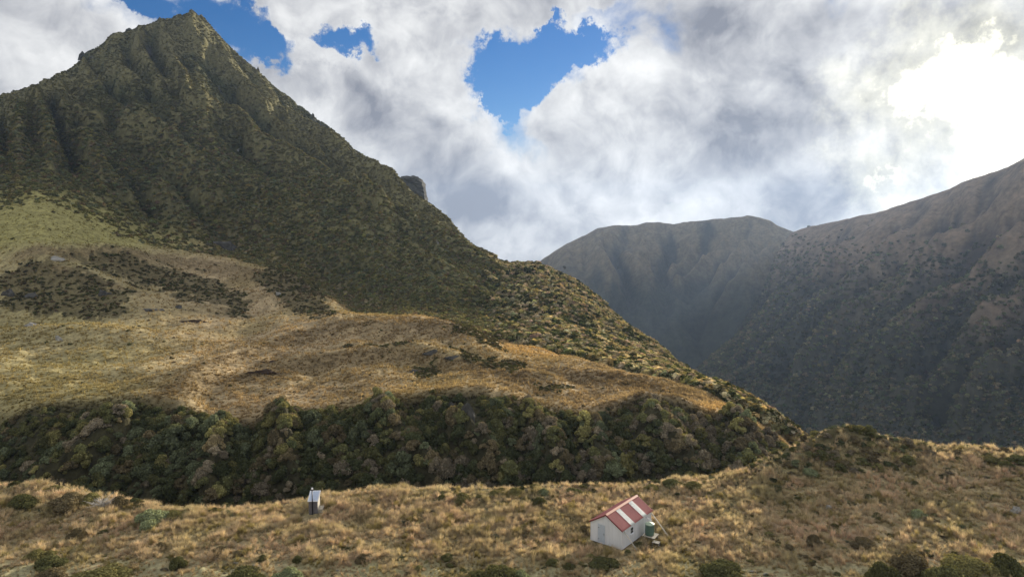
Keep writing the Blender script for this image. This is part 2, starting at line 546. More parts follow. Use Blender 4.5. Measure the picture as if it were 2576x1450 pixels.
SM = Sheet(THM, Rk, Zk, [12, 110, 60, 60, 60, 130, 130, 70, 8, 9])
x, y, s = SM.x, SM.y, SM.s
vx0, vy0 = SM.vx.copy(), SM.vy.copy()
bl = sstep(s, 0.8, 1.2) * (1 - sstep(s, 1.9, 2.15))
te = sstep(s, 1.95, 2.2) * (1 - sstep(s, 5.0, 5.3))
mo = sstep(s, 5.0, 5.5) * (1 - sstep(s, 7.75, 8.0))
mo2 = sstep(s, 5.0, 5.5)


def near_line(X, Y, pts):
    """distance to a polyline drawn on the slope"""
    best = np.full(X.shape, 1e9)
    for (x1, y1), (x2, y2) in zip(pts[:-1], pts[1:]):
        dx, dy = x2 - x1, y2 - y1
        t = np.clip(((X - x1) * dx + (Y - y1) * dy) / (dx * dx + dy * dy), 0, 1)
        best = np.minimum(best, np.hypot(X - x1 - t * dx, Y - y1 - t * dy))
    return best


def along(X, Y, pts, sn, sf):
    """bench crest: steep on the near side, gentle behind"""
    px_, py_ = zip(*pts)
    d = Y - np.interp(X, px_, py_)
    tp = sstep(X, px_[0] - 10, px_[0] + 110) * (1 - sstep(X, px_[-1] - 190, px_[-1] + 10))
    return tp * np.where(d > 0, np.exp(-(d / sn) ** 2), np.exp(-(d / sf) ** 2))


# bluff: gullies and ribs running down the face
bxw = vx0 + 16 * fbm(x / 4, y / 4, 2); byw = vy0
ribs = np.zeros(x.shape)
for L_, sg in (([(561, 1050), (545, 1150), (520, 1255)], 24), ([(950, 1020), (1020, 1090), (1095, 1200)], 26), ([(1150, 1060), (1215, 1110), (1280, 1200)], 24), ([(1480, 1075), (1510, 1130), (1540, 1200)], 22),
               ([(1640, 1060), (1700, 1110), (1750, 1180)], 26), ([(300, 1050), (210, 1110), (100, 1205)], 26), ([(700, 1030), (720, 1100), (735, 1230)], 20), ([(1330, 1030), (1380, 1090), (1420, 1190)], 20), ([(1850, 1060), (1870, 1120), (1880, 1190)], 20)):
    ribs = np.maximum(ribs, np.exp(-(near_line(bxw, byw, L_) / sg) ** 2))
SM.z += bl * (3.6 * ribs - 1.2)
rib = fbm((x + 0.35 * y) / 13.0, y / 45.0, 3)
SM.z += bl * (2.6 * rib + 1.2 * fbm(x / 3.5, y / 5, 3))
# terrace: rolling hummocks
SM.z += te * (1.8 * fbm(x / 38, y / 46, 2) * sstep(s, 2.0, 3.0) + 1.2 * fbm(x / 12 + 3, y / 16, 3) + 0.35 * fbm(x / 4, y / 5, 2))


def hump(vx, vy, r, a, b, h, rot=0.0):
    p = at_r(vx, vy, r)
    ca, sa = math.cos(rot), math.sin(rot)
    dx = (x - p[0]); dy = (y - p[1])
    e = ((dx * ca + dy * sa) / a) ** 2 + ((-dx * sa + dy * ca) / b) ** 2
    SM.z += (0.6 * h if r < 340 else h) * np.exp(-e)


hump(900, 850, 205, 22, 9, 3.6, 0.15)
hump(1120, 850, 198, 12, 8, 2.6, -0.3)
hump(820, 915, 170, 26, 5, 1.5, 0.25)
hump(1180, 900, 172, 15, 6, 2.0, -0.5)
hump(1600, 985, 150, 16, 8, 1.6, -0.35)
hump(1000, 960, 145, 30, 8, 1.2, 0.1)
hump(300, 700, 300, 45, 14, 6.0, -0.25)
hump(740, 745, 300, 26, 12, 7.0, -0.5)
hump(120, 760, 260, 34, 12, 5.0, -0.2)
hump(480, 720, 320, 26, 10, 4.0, -0.4)
jv = vy0 + 7 * fbm(x / 18, y / 18, 2)
face = np.zeros(x.shape)
for L_, h_, sn, sf in (([(420, 985), (560, 930), (700, 868), (830, 824), (1030, 814), (1180, 846), (1280, 890)], 3.2, 26, 22), ([(600, 940), (700, 902), (830, 878), (960, 874), (1060, 886)], 1.8, 12, 14),
                       ([(330, 1000), (640, 948), (760, 918), (900, 902), (1060, 892), (1180, 915), (1330, 960), (1500, 1000)], 2.2, 20, 14), ([(0, 640), (250, 645), (440, 655), (600, 680), (760, 715), (890, 795)], 4.5, 30, 22),
                       ([(0, 690), (130, 675), (300, 730), (440, 795)], 3.6, 30, 20), ([(1380, 930), (1500, 952), (1640, 972), (1800, 1008)], 1.3, 14, 12), ([(230, 640), (400, 680), (560, 745)], 2.6, 20, 16)):
    a_ = along(vx0, jv, L_, sn, sf)
    SM.z += te * h_ * a_
    px_, py_ = zip(*L_)
    d_ = jv - np.interp(vx0, px_, py_)
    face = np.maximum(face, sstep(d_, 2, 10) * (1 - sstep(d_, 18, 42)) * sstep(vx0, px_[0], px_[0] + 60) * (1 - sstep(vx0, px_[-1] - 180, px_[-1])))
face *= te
# scrub shoulder below the peak's long ridge
hump(1230, 720, 400, 60, 30, 6, -0.35)
hump(1480, 830, 280, 40, 16, 5, -0.5)
# peak: spurs and gullies down the fall line
q_ = (x + 0.95 * y) / 1.38; l_ = (y - 0.95 * x) / 1.38
wq = q_ + 16 * fbm(x / 110, y / 110, 3)
gul = ridged(wq / 82 + 0.35, l_ / 420, 2, 0.5)
gul2 = ridged(wq / 34 + 3.1, l_ / 190, 3, 0.55)
gul3 = ridged(wq / 12, l_ / 60, 2, 0.5)
big_m = mo * sstep(SM.r, 230, 420)
fade = 0.35 + 0.65 * (1 - sstep(s, 7.2, 8.0))
crag = sstep(s, 6.6, 7.6)
SM.z += mo2 * crag * sstep(Rk[8], 560, 760) * (2.6 * ridged(x / 13, y / 13, 3) - 2.0)
mxw = vx0 + 14 * fbm(x / 40, y / 40, 3); myw = vy0 + 14 * fbm(x / 40 + 20, y / 40, 3)
spur = np.zeros(x.shape); gully = np.zeros(x.shape)
for L_ in ([(480, 35), (500, 90), (625, 210), (720, 300)], [(400, 55), (425, 135), (475, 280), (600, 330), (650, 395), (750, 450), (860, 510), (980, 620)], [(215, 160), (270, 180), (380, 220), (450, 270), (520, 340)],
           [(150, 240), (165, 320), (350, 340), (440, 400), (525, 500), (640, 610)], [(350, 75), (370, 150), (430, 225)], [(80, 250), (110, 330), (130, 450)], [(625, 210), (750, 310), (900, 440), (1040, 560), (1180, 660)],
           [(560, 120), (640, 260), (760, 380), (900, 520)], [(20, 300), (60, 380), (40, 470)], [(165, 320), (230, 420), (330, 520)]):
    spur = np.maximum(spur, np.exp(-(near_line(mxw, myw, L_) / 15) ** 2))
for L_ in ([(380, 90), (400, 175), (450, 275), (550, 340), (600, 390), (690, 470)], [(250, 175), (340, 280), (450, 335)], [(280, 330), (400, 450), (500, 550), (595, 635)], [(525, 130), (600, 250), (700, 350), (800, 440), (900, 540)],
           [(110, 250), (140, 330), (180, 430)], [(190, 350), (280, 440), (380, 540)], [(320, 90), (340, 180), (400, 260)], [(690, 300), (800, 400), (950, 530)], [(0, 330), (20, 420)]):
    gully = np.maximum(gully, np.exp(-(near_line(mxw, myw, L_) / 17) ** 2))
mk_ = mo * sstep(Rk[8], 600, 780); spur *= mk_; gully *= mk_
SM.z += (13.0 * spur * (0.35 + 0.65 * (1 - sstep(s, 7.4, 8.0))) - 15.0 * gully)
colf = 0.55 * sstep(Rk[8], 440, 760)
carve = 0.25 + 0.7 * sstep(s, 6.2, 7.5)
SM.z += big_m * fade * colf * (36.0 * (gul - carve) + 18.0 * (gul2 - carve)) + mo2 * (3.6 * (gul3 - 0.3 - 0.6 * sstep(s, 6.5, 7.6))) * sstep(SM.r, 160, 320)
SM.z += mo2 * (0.4 + 0.6 * fade) * (3.0 * fbm(x / 22, y / 22, 4) + 1.0 * fbm(x / 6, y / 6, 2)) * sstep(SM.r, 150, 320)
SM.z += mo * (1 - sstep(SM.r, 230, 420)) * 2.0 * fbm(x / 16, y / 22, 3)

# surface colours (what grows or lies there, plus some painted sun and shade)
n_a = fbm(x / 30, y / 30, 4); n_b = fbm(x / 7 + 9, y / 7, 4); n_c = fbm(x / 90, y / 90, 3)
gold = np.zeros(x.shape + (3,)) + np.array([0.43, 0.325, 0.185])
gold = mixc(gold, (0.31, 0.235, 0.125), sstep(n_a, -0.2, 0.3))
gold = mixc(gold, (0.32, 0.25, 0.10), sstep(-n_c, -0.05, 0.4) * 0.6)
gold = mixc(gold, (0.19, 0.145, 0.07), sstep(n_b, 0.15, 0.6) * 0.6)
left = 1 - sstep(vx0, 200, 620)
gold = mixc(gold, (0.34, 0.30, 0.135), left * 0.6)
gold = mixc(gold, (0.32, 0.29, 0.10), (1 - sstep(vy0, 600, 680)) * (1 - sstep(vx0, 350, 700)) * 0.8)
gold = mixc(gold, (0.52, 0.36, 0.16), np.exp(-(((vx0 - 1330) / 130) ** 2 + ((vy0 - 880) / 28) ** 2)) * 0.8 + np.exp(-(((vx0 - 1790) / 80) ** 2 + ((vy0 - 1030) / 16) ** 2)) * 0.8)  # sunlit slopes painted in as two brighter golden patches
gold = mixc(gold, (0.20, 0.145, 0.075), face * 0.75)  # shade on the near side of the benches, painted as darker brown
patch = np.zeros(x.shape)
PATCHES = [[(0, 690), (110, 680), (230, 715), (330, 765), (300, 815), (150, 800), (0, 775)],
           [(420, 690), (540, 700), (640, 780), (610, 800), (450, 760)],
           [(640, 700), (720, 685), (800, 735), (850, 800), (780, 808), (690, 770)],
           [(1115, 868), (1250, 920), (1320, 935), (1280, 962), (1170, 915)],
           [(1005, 925), (1100, 925), (1090, 950)], [(1080, 812), (1190, 825), (1290, 888), (1190, 868)],
           [(1360, 980), (1450, 985), (1420, 1004)], [(140, 655), (330, 660), (470, 720), (440, 745), (300, 705)], [(850, 880), (1040, 885), (1060, 897), (880, 893)], [(660, 700), (760, 725), (820, 765), (700, 760)], [(250, 640), (420, 690), (420, 740), (300, 700)]]
jx = vx0 + 60 * fbm(x / 14, y / 14, 4, 0.65); jy = vy0 + 34 * fbm(x / 14 + 30, y / 14, 4, 0.65)
for pl in PATCHES:
    patch = np.maximum(patch, in_poly(jx, jy, pl) * 1.0)
patch *= (s > 2.0) & (s < 5.1)
gold = mixc(gold, (0.11, 0.09, 0.042), patch * 0.8)
scrubc = np.zeros(x.shape + (3,)) + np.array([0.055, 0.05, 0.026])
scrubc = mixc(scrubc, (0.10, 0.085, 0.04), sstep(n_b, 0, 0.5) * 0.6)
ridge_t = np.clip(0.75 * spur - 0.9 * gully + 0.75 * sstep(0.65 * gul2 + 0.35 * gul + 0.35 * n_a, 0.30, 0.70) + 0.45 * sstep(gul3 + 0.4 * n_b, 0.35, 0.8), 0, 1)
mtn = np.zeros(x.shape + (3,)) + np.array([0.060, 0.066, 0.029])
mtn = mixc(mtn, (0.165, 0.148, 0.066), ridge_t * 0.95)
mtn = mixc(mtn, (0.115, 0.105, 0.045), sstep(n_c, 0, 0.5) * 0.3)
rockm = sstep(0.5 * gully - gul2 + 0.8 * fbm(x / 14, y / 14, 3) + 0.30 * (s - 6.4), 0.25, 0.6) * mo
mtn = mixc(mtn, (0.062, 0.060, 0.066), rockm * 0.9)
SM.c = mixc(scrubc, (0, 0, 0), np.zeros(x.shape))
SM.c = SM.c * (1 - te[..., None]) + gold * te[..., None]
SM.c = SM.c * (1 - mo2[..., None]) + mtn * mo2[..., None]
cnt = np.cumsum([0, 12, 110, 60, 60, 60, 130, 130, 70, 8, 9])


def build_rows(sh, r0, r1, name, mat):
    n, m = sh.r[r0:r1].shape
    i = np.arange(n * m).reshape(n, m)
    f = np.stack([i[:-1, :-1], i[:-1, 1:], i[1:, 1:], i[1:, :-1]], -1).reshape(-1, 4)
    me = mesh_np(name, sh.P()[r0:r1].reshape(-1, 3), f, mat, sh.c[r0:r1].reshape(-1, 3), smooth=True)
    return link(name, me, kind='structure')


build_rows(SM, 0, cnt[2] + 1, 'bluff', M_hill)
build_rows(SM, cnt[2], cnt[5] + 1, 'hill_terrace', M_hill)
build_rows(SM, cnt[5], SM.r.shape[0], 'mountain', M_hill)

# ---- far mountain across the valley and the right-hand mountainside
THF = np.linspace(R(-8), R(34), 460)
fc_sky = V([(1000, 800, 2300), (1250, 725, 2300), (1350, 662, 2300), (1420, 615, 2300), (1500, 575, 2280), (1530, 568, 2280), (1560, 566, 2280), (1600, 566, 2270), (1625, 558, 2270), (1660, 556, 2260), (1690, 561, 2260), (1720, 556, 2260), (1750, 553, 2250), (1800, 548, 2250),
            (1840, 545, 2250), (1880, 539, 2240), (1910, 544, 2240), (1935, 551, 2240), (1960, 567, 2240), (2000, 582, 2250), (2100, 600, 2300), (2300, 640, 2300), (3000, 700, 2300)])
fc_mid = V([(1000, 900, 2000), (1350, 780, 2000), (1500, 720, 1990), (1690, 720, 2030), (1880, 690, 1980), (2100, 730, 2000), (3000, 760, 2000)])
fc_low = V([(1000, 1050, 1650), (1350, 980, 1650), (1690, 1000, 1700), (2000, 1000, 1650), (2300, 1000, 1650), (3000, 1000, 1650)])
cs = [on_theta(fc_low, THF, 8), on_theta(fc_mid, THF, 8), on_theta(fc_sky, THF, 1)]
Rk = np.stack([cs[0][0] - 500, cs[0][0], cs[1][0], cs[2][0], cs[2][0] + 150, cs[2][0] + 900])
Zk = np.stack([cs[0][1] - 90, cs[0][1], cs[1][1], cs[2][1], cs[2][1] - 60, cs[2][1] - 500])
SF = Sheet(THF, Rk, Zk, [10, 120, 130, 6, 6])
x, y, s = SF.x, SF.y, SF.s
msk = sstep(s, 0.5, 1.2) * (1 - 0.95 * sstep(s, 2.5, 3.0))
wx = x + 50 * fbm(x / 300, y / 300, 3)
SF.z += msk * (110 * (ridged(wx / 330 + 0.2, y / 1500, 2) - 0.3 - 0.5 * sstep(s, 1.8, 2.7)) + 42 * (ridged(wx / 120 + 2, y / 600, 3) - 0.3 - 0.5 * sstep(s, 1.8, 2.7)) + 9 * (ridged(wx / 45, y / 200, 2) - .3) + 8 * fbm(x / 60, y / 60, 3))
fxw = SF.vx + 12 * fbm(x / 90, y / 90, 3); fyw = SF.vy + 12 * fbm(x / 90 + 9, y / 90, 3)
fsp = np.zeros(x.shape); fgu = np.zeros(x.shape)
for L_ in ([(1625, 558), (1600, 680), (1640, 820)], [(1840, 545), (1760, 650), (1705, 740)], [(1960, 575), (1880, 700), (1780, 840)], [(1530, 570), (1500, 680), (1560, 800)], [(1735, 555), (1720, 620), (1690, 690)], [(1910, 550), (1850, 640), (1800, 720)]):
    fsp = np.maximum(fsp, np.exp(-(near_line(fxw, fyw, L_) / 13) ** 2))
for L_ in ([(1690, 570), (1665, 680), (1680, 820)], [(1880, 560), (1800, 660), (1710, 770)], [(1570, 575), (1550, 680), (1600, 800)], [(1780, 560), (1740, 630), (1690, 720)], [(1940, 590), (1840, 720), (1740, 850)]):
    fgu = np.maximum(fgu, np.exp(-(near_line(fxw, fyw, L_) / 15) ** 2))
fk = sstep(s, 0.9, 1.5) * (1 - sstep(s, 2.35, 2.95))
SF.z += fk * (32 * fsp - 40 * fgu)
SF.z += 3.0 * fbm(x / 40, y / 40, 3)
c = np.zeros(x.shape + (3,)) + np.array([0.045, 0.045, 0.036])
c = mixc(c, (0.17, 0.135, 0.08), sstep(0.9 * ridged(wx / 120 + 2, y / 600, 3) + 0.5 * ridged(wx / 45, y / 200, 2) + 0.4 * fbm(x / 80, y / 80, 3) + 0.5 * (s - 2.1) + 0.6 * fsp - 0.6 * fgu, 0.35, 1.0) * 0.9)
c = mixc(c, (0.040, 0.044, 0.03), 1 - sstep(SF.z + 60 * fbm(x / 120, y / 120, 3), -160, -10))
SF.c = c
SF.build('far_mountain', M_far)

THR = np.linspace(R(5), R(52), 560)
rc_sky = V([(1400, 1180, 1150), (1650, 1010, 1250), (1750, 930, 1350), (1850, 845, 1480), (1920, 735, 1700), (1960, 625, 1900), (1990, 584, 2000), (2040, 568, 1950), (2100, 556, 1880), (2150, 545, 1820), (2200, 535, 1770), (2250, 520, 1720), (2300, 506, 1680),
            (2340, 490, 1650), (2380, 479, 1620), (2410, 463, 1600), (2440, 450, 1570), (2500, 431, 1530), (2540, 417, 1500), (2575, 399, 1480), (2700, 345, 1440), (2900, 290, 1400), (3300, 260, 1400)])
rc_low = V([(1400, 1300, 1000), (1650, 1180, 1000), (1900, 1220, 900), (2100, 1260, 820), (2300, 1290, 760), (2575, 1330, 720), (3300, 1400, 700)])
cs = [on_theta(rc_low, THR, 8), on_theta(rc_sky, THR, 1)]
cs[1] = (np.maximum(cs[1][0], cs[0][0] + 60), cs[1][1])
rm = lerp(cs[0][0], cs[1][0], 0.5); zm = lerp(cs[0][1], cs[1][1], 0.47)
Rk = np.stack([cs[0][0] - 150, cs[0][0], rm, cs[1][0], cs[1][0] + 120, cs[1][0] + 700])
Zk = np.stack([cs[0][1] - 15, cs[0][1], zm, cs[1][1], cs[1][1] - 70, cs[1][1] - 450])
SR = Sheet(THR, Rk, Zk, [10, 150, 150, 6, 6])
x, y, s = SR.x, SR.y, SR.s
q_ = (x - 0.85 * y) / 1.31; l_ = (y + 0.85 * x) / 1.31
wq = q_ + 35 * fbm(x / 260, y / 260, 3)
msk = sstep(s, 0.9, 1.3) * (1 - 0.95 * sstep(s, 2.5, 3.0))
wq_r, l_r = wq, l_
rr1 = ridged(wq / 210 + 0.4, l_ / 1200, 2); rr2 = ridged(wq / 75 + 2, l_ / 500, 3)
SR.z += msk * (60 * (rr1 - 0.3 - 0.5 * sstep(s, 1.8, 2.7)) + 28 * (rr2 - 0.3 - 0.5 * sstep(s, 1.8, 2.7)) + 8 * (ridged(wq / 26, l_ / 150, 2) - .3)) + 2.5 * fbm(x / 30, y / 30, 3)
rxw = SR.vx + 16 * fbm(x / 80, y / 80, 3); ryw = SR.vy + 16 * fbm(x / 80 + 9, y / 80, 3)
rsp = np.zeros(x.shape); rgu = np.zeros(x.shape)
for L_ in ([(2230, 540), (2050, 700), (1790, 905)], [(2420, 470), (2240, 620), (2060, 790), (1900, 960)], [(2575, 470), (2380, 640), (2180, 820), (2000, 1000)], [(2575, 640), (2400, 790), (2200, 980)], [(2600, 800), (2440, 940), (2300, 1090)], [(2600, 960), (2480, 1060), (2400, 1140)]):
    rsp = np.maximum(rsp, np.exp(-(near_line(rxw, ryw, L_) / 17) ** 2))
for L_ in ([(2130, 570), (1960, 730), (1800, 870)], [(2320, 520), (2140, 680), (1960, 850), (1850, 960)], [(2500, 460), (2310, 620), (2120, 800), (1950, 980)], [(2575, 560), (2390, 720), (2190, 900)], [(2600, 720), (2420, 870), (2260, 1020)], [(2600, 880), (2450, 1010), (2360, 1110)]):
    rgu = np.maximum(rgu, np.exp(-(near_line(rxw, ryw, L_) / 18) ** 2))
rk_ = sstep(s, 1.0, 1.3) * (1 - sstep(s, 2.35, 2.95))
SR.z += rk_ * (24 * rsp - 28 * rgu)
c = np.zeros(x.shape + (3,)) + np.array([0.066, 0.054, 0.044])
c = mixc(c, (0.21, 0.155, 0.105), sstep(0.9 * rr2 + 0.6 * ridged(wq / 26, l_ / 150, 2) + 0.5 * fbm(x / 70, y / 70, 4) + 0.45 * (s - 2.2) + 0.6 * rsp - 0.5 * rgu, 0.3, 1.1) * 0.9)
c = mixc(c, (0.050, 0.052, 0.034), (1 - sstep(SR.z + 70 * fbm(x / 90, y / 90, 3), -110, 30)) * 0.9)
SR.c = c
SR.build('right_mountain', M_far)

# valley floor and everything beyond, so that no gap shows between the slopes
vf = mesh_np('valley_floor', [(-3600, -1200, -480), (3600, -1200, -480), (3600, 4400, -480), (-3600, 4400, -480)], np.array([[0, 1, 2, 3]]), M_far, np.full((4, 3), 0.05))
link('valley_floor', vf, kind='structure')

# ------------------------------------------------------------------ plants: meshes
def icos():
    t = (1 + 5 ** 0.5) / 2
    v = np.array([(-1, t, 0), (1, t, 0), (-1, -t, 0), (1, -t, 0), (0, -1, t), (0, 1, t), (0, -1, -t), (0, 1, -t), (t, 0, -1), (t, 0, 1), (-t, 0, -1), (-t, 0, 1)], float)
    v /= np.linalg.norm(v[0])
    f = np.array([(0, 11, 5), (0, 5, 1), (0, 1, 7), (0, 7, 10), (0, 10, 11), (1, 5, 9), (5, 11, 4), (11, 10, 2), (10, 7, 6), (7, 1, 8), (3, 9, 4), (3, 4, 2), (3, 2, 6), (3, 6, 8), (3, 8, 9), (4, 9, 5), (2, 4, 11), (6, 2, 10), (8, 6, 7), (9, 8, 1)])
    return v, f


ICV, ICF = icos()


def shrub_mesh(name, seed, lobes=9, leaves=900, leaf=0.09, height=1.0, spread=0.62, lobe_r=(0.26, 0.44), upright=0.0, core=0.8):
    r_ = np.random.default_rng(seed)
    a = r_.uniform(0, 2 * PI, lobes); d = spread * np.sqrt(r_.uniform(0, 1, lobes)); d[0] = 0.05
    rad = r_.uniform(lobe_r[0], lobe_r[1], lobes) * (1.08 - 0.4 * d)
    top = height * (1 - 0.65 * (d / max(spread, 0.1)) ** 2) * r_.uniform(0.72, 1.0, lobes)
    cen = np.stack([d * np.cos(a), d * np.sin(a), np.maximum(top - rad, rad * 0.35)], 1)
    sc = np.array([1, 1, 0.85])
    n = leaves * 3
    li = r_.integers(0, lobes, n)
    nv = r_.normal(size=(n, 3)); nv[:, 2] = nv[:, 2] + 0.25; nv /= np.linalg.norm(nv, axis=1, keepdims=True)
    P = cen[li] + nv * rad[li][:, None] * sc * r_.uniform(0.84, 1.06, n)[:, None]
    keep = P[:, 2] > -0.02
    for k in range(lobes):
        q = (P - cen[k]) / (rad[k] * sc)
        keep &= ((q ** 2).sum(1) > 0.72) | (li == k)
    P = P[keep][:leaves]; nv = nv[keep][:leaves]; n = len(P)
    up = nv + r_.normal(size=(n, 3)) * 0.55; up[:, 2] += upright
    up /= np.linalg.norm(up, axis=1, keepdims=True)
    ax = np.cross(up, r_.normal(size=(n, 3))); ax /= np.linalg.norm(ax, axis=1, keepdims=True)
    ay = np.cross(up, ax)
    lf = leaf * r_.uniform(0.6, 1.4, n)[:, None]
    v = np.stack([P - ay * lf * 0.9, P + ax * lf * 0.62 + up * lf * 0.1, P + ay * lf * 0.9, P - ax * lf * 0.62 + up * lf * 0.1], 1).reshape(-1, 3)
    f = np.arange(4 * n).reshape(n, 4)
    lv = np.repeat(r_.uniform(0.6, 1.45, n), 4)
    tri = np.concatenate([f[:, [0, 1, 2]], f[:, [0, 2, 3]]])
    if core:
        cv = (cen[:, None, :] + ICV[None] * (rad * core)[:, None, None] * sc).reshape(-1, 3)
        cf = (ICF[None] + 12 * np.arange(lobes)[:, None, None]).reshape(-1, 3) + len(v)
        v = np.concatenate([v, cv]); tri = np.concatenate([tri, cf]); lv = np.concatenate([lv, np.full(len(cv), 0.85)])
    v[:, 2] = np.maximum(v[:, 2], -0.12)
    return mesh_np(name, v, tri, M_leaf, None, lv)


def tussock_mesh(name, seed, blades=60, h=0.75, spread=0.5, lean=0.6, wid=0.018, segs=3):
    r_ = np.random.default_rng(seed)
    az = r_.uniform(0, 2 * PI, blades); b0 = r_.uniform(0, 0.16, blades)
    L = h * r_.uniform(0.6, 1.15, blades); ln = lean * r_.uniform(0.3, 1.3, blades)
    ts = np.linspace(0, 1, segs + 1)
    hx = b0[:, None] + (spread * ln * L)[:, None] * (ts ** 1.8)[None] * 1.5
    hz = L[:, None] * (ts - 0.42 * ln[:, None] * ts ** 2.2)
    ca, sa = np.cos(az)[:, None], np.sin(az)[:, None]
    w = wid * (1 - 0.85 * ts)[None] * r_.uniform(0.7, 1.4, blades)[:, None]
    wa = az + r_.normal(size=blades) * 0.5
    px, py = -np.sin(wa)[:, None] * w, np.cos(wa)[:, None] * w
    A = np.stack([hx * ca - px, hx * sa - py, hz], -1); B = np.stack([hx * ca + px, hx * sa + py, hz], -1)
    v = np.stack([A, B], 2)                                   # blades, segs+1, 2, 3
    idx = np.arange(blades * (segs + 1) * 2).reshape(blades, segs + 1, 2)
    f = np.stack([idx[:, :-1, 0], idx[:, :-1, 1], idx[:, 1:, 1], idx[:, 1:, 0]], -1).reshape(-1, 4)
    lv = np.repeat(r_.uniform(0.65, 1.35, blades), (segs + 1) * 2)
    return mesh_np(name, v.reshape(-1, 3), f, M_grass, None, lv)


def twig_mesh(name, seed, n=40, h=1.0, thick=0.02, mat=None, forks=2):
    """branching woody stems"""
    r_ = np.random.default_rng(seed)
    vs_, fs_ = [], []

    def stick(p, q, r0, r1):
        p, q = np.array(p), np.array(q); d = q - p; d = d / np.linalg.norm(d)
        a = np.cross(d, (0.3, 0.5, 0.8)); a /= np.linalg.norm(a); b = np.cross(d, a)
        o = len(vs_)
        for c_, rr in ((p, r0), (q, r1)):
            for k in range(4):
                an = k * PI / 2
                vs_.append(c_ + rr * (math.cos(an) * a + math.sin(an) * b))
        for k in range(4):
            fs_.append([o + k, o + (k + 1) % 4, o + 4 + (k + 1) % 4, o + 4 + k])
    for i in range(n):
        az = r_.uniform(0, 2 * PI); t = r_.uniform(0.1, 0.9)
        p = np.array([0.08 * math.cos(az), 0.08 * math.sin(az), 0])
        m = p + np.array([math.cos(az) * t * 0.5, math.sin(az) * t * 0.5, 0.5]) * h * r_.uniform(0.6, 1)
        stick(p, m, thick, thick * 0.7)
        for k in range(forks):
            e = m + np.array([r_.normal() * 0.25 + math.cos(az) * 0.15, r_.normal() * 0.25 + math.sin(az) * 0.15, r_.uniform(0.1, 0.45)]) * h
            stick(m, e, thick * 0.65, thick * 0.25)
    return mesh_np(name, np.array(vs_), np.array(fs_), mat or M_twig)




def proto_coll(name, meshes):
    c_ = bpy.data.collections.new(name)
    for i, me in enumerate(meshes):
        o = bpy.data.objects.new('%s_%02d' % (name, i), me)
        c_.objects.link(o)
    return c_


def scatter(name, label, category, P, rot, scl, idx, tint, coll):
    """one ground-cover object: every point carries one plant form"""
    me = bpy.data.meshes.new(name)
    n = len(P)
    me.vertices.add(n); me.vertices.foreach_set('co', np.asarray(P, np.float32).ravel())
    for nm, ty, key, arr in (('rot', 'FLOAT_VECTOR', 'vector', rot), ('scl', 'FLOAT_VECTOR', 'vector', scl), ('idx', 'INT', 'value', idx)):
        a = me.attributes.new(nm, ty, 'POINT'); a.data.foreach_set(key, np.asarray(arr, np.int32 if ty == 'INT' else np.float32).ravel())
    a = me.attributes.new('tint', 'FLOAT_COLOR', 'POINT')
    t4 = np.ones((n, 4), np.float32); t4[:, :3] = tint; a.data.foreach_set('color', t4.ravel())
    o = link(name, me, kind='stuff', label=label, category=category)
    nt = bpy.data.node_groups.new(name, 'GeometryNodeTree')
    nt.interface.new_socket('Geometry', in_out='INPUT', socket_type='NodeSocketGeometry')
    nt.interface.new_socket('Geometry', in_out='OUTPUT', socket_type='NodeSocketGeometry')
    gi = nt.nodes.new('NodeGroupInput'); go = nt.nodes.new('NodeGroupOutput')
    iop = nt.nodes.new('GeometryNodeInstanceOnPoints')
    ci = nt.nodes.new('GeometryNodeCollectionInfo'); ci.inputs['Collection'].default_value = coll
    ci.inputs['Separate Children'].default_value = True; ci.inputs['Reset Children'].default_value = True

    def na(nm, ty):
        q = nt.nodes.new('GeometryNodeInputNamedAttribute'); q.data_type = ty; q.inputs['Name'].default_value = nm
        return q.outputs['Attribute']
    nt.links.new(gi.outputs[0], iop.inputs['Points'])
    nt.links.new(ci.outputs[0], iop.inputs['Instance'])
    iop.inputs['Pick Instance'].default_value = True
    nt.links.new(na('idx', 'INT'), iop.inputs['Instance Index'])
    nt.links.new(na('rot', 'FLOAT_VECTOR'), iop.inputs['Rotation'])
    nt.links.new(na('scl', 'FLOAT_VECTOR'), iop.inputs['Scale'])
    nt.links.new(iop.outputs[0], go.inputs[0])
    md = o.modifiers.new('plants', 'NODES'); md.node_group = nt
    return o


def jitter_rot(n, tilt=0.12):
    r_ = np.zeros((n, 3)); r_[:, 0] = rng.normal(0, tilt, n); r_[:, 1] = rng.normal(0, tilt, n); r_[:, 2] = rng.uniform(0, 2 * PI, n)
    return r_


def palette(n, entries, spread=0.18):
    """entries: [(weight, (r,g,b))]"""
    w = np.array([e[0] for e in entries], float); w /= w.sum()
    k = rng.choice(len(entries), n, p=w)
    c_ = np.array([e[1] for e in entries])[k]
    return np.clip(c_ * np.exp(rng.normal(0, spread, (n, 1))) * np.exp(rng.normal(0, 0.06, (n, 3))), 0.004, 0.9), k


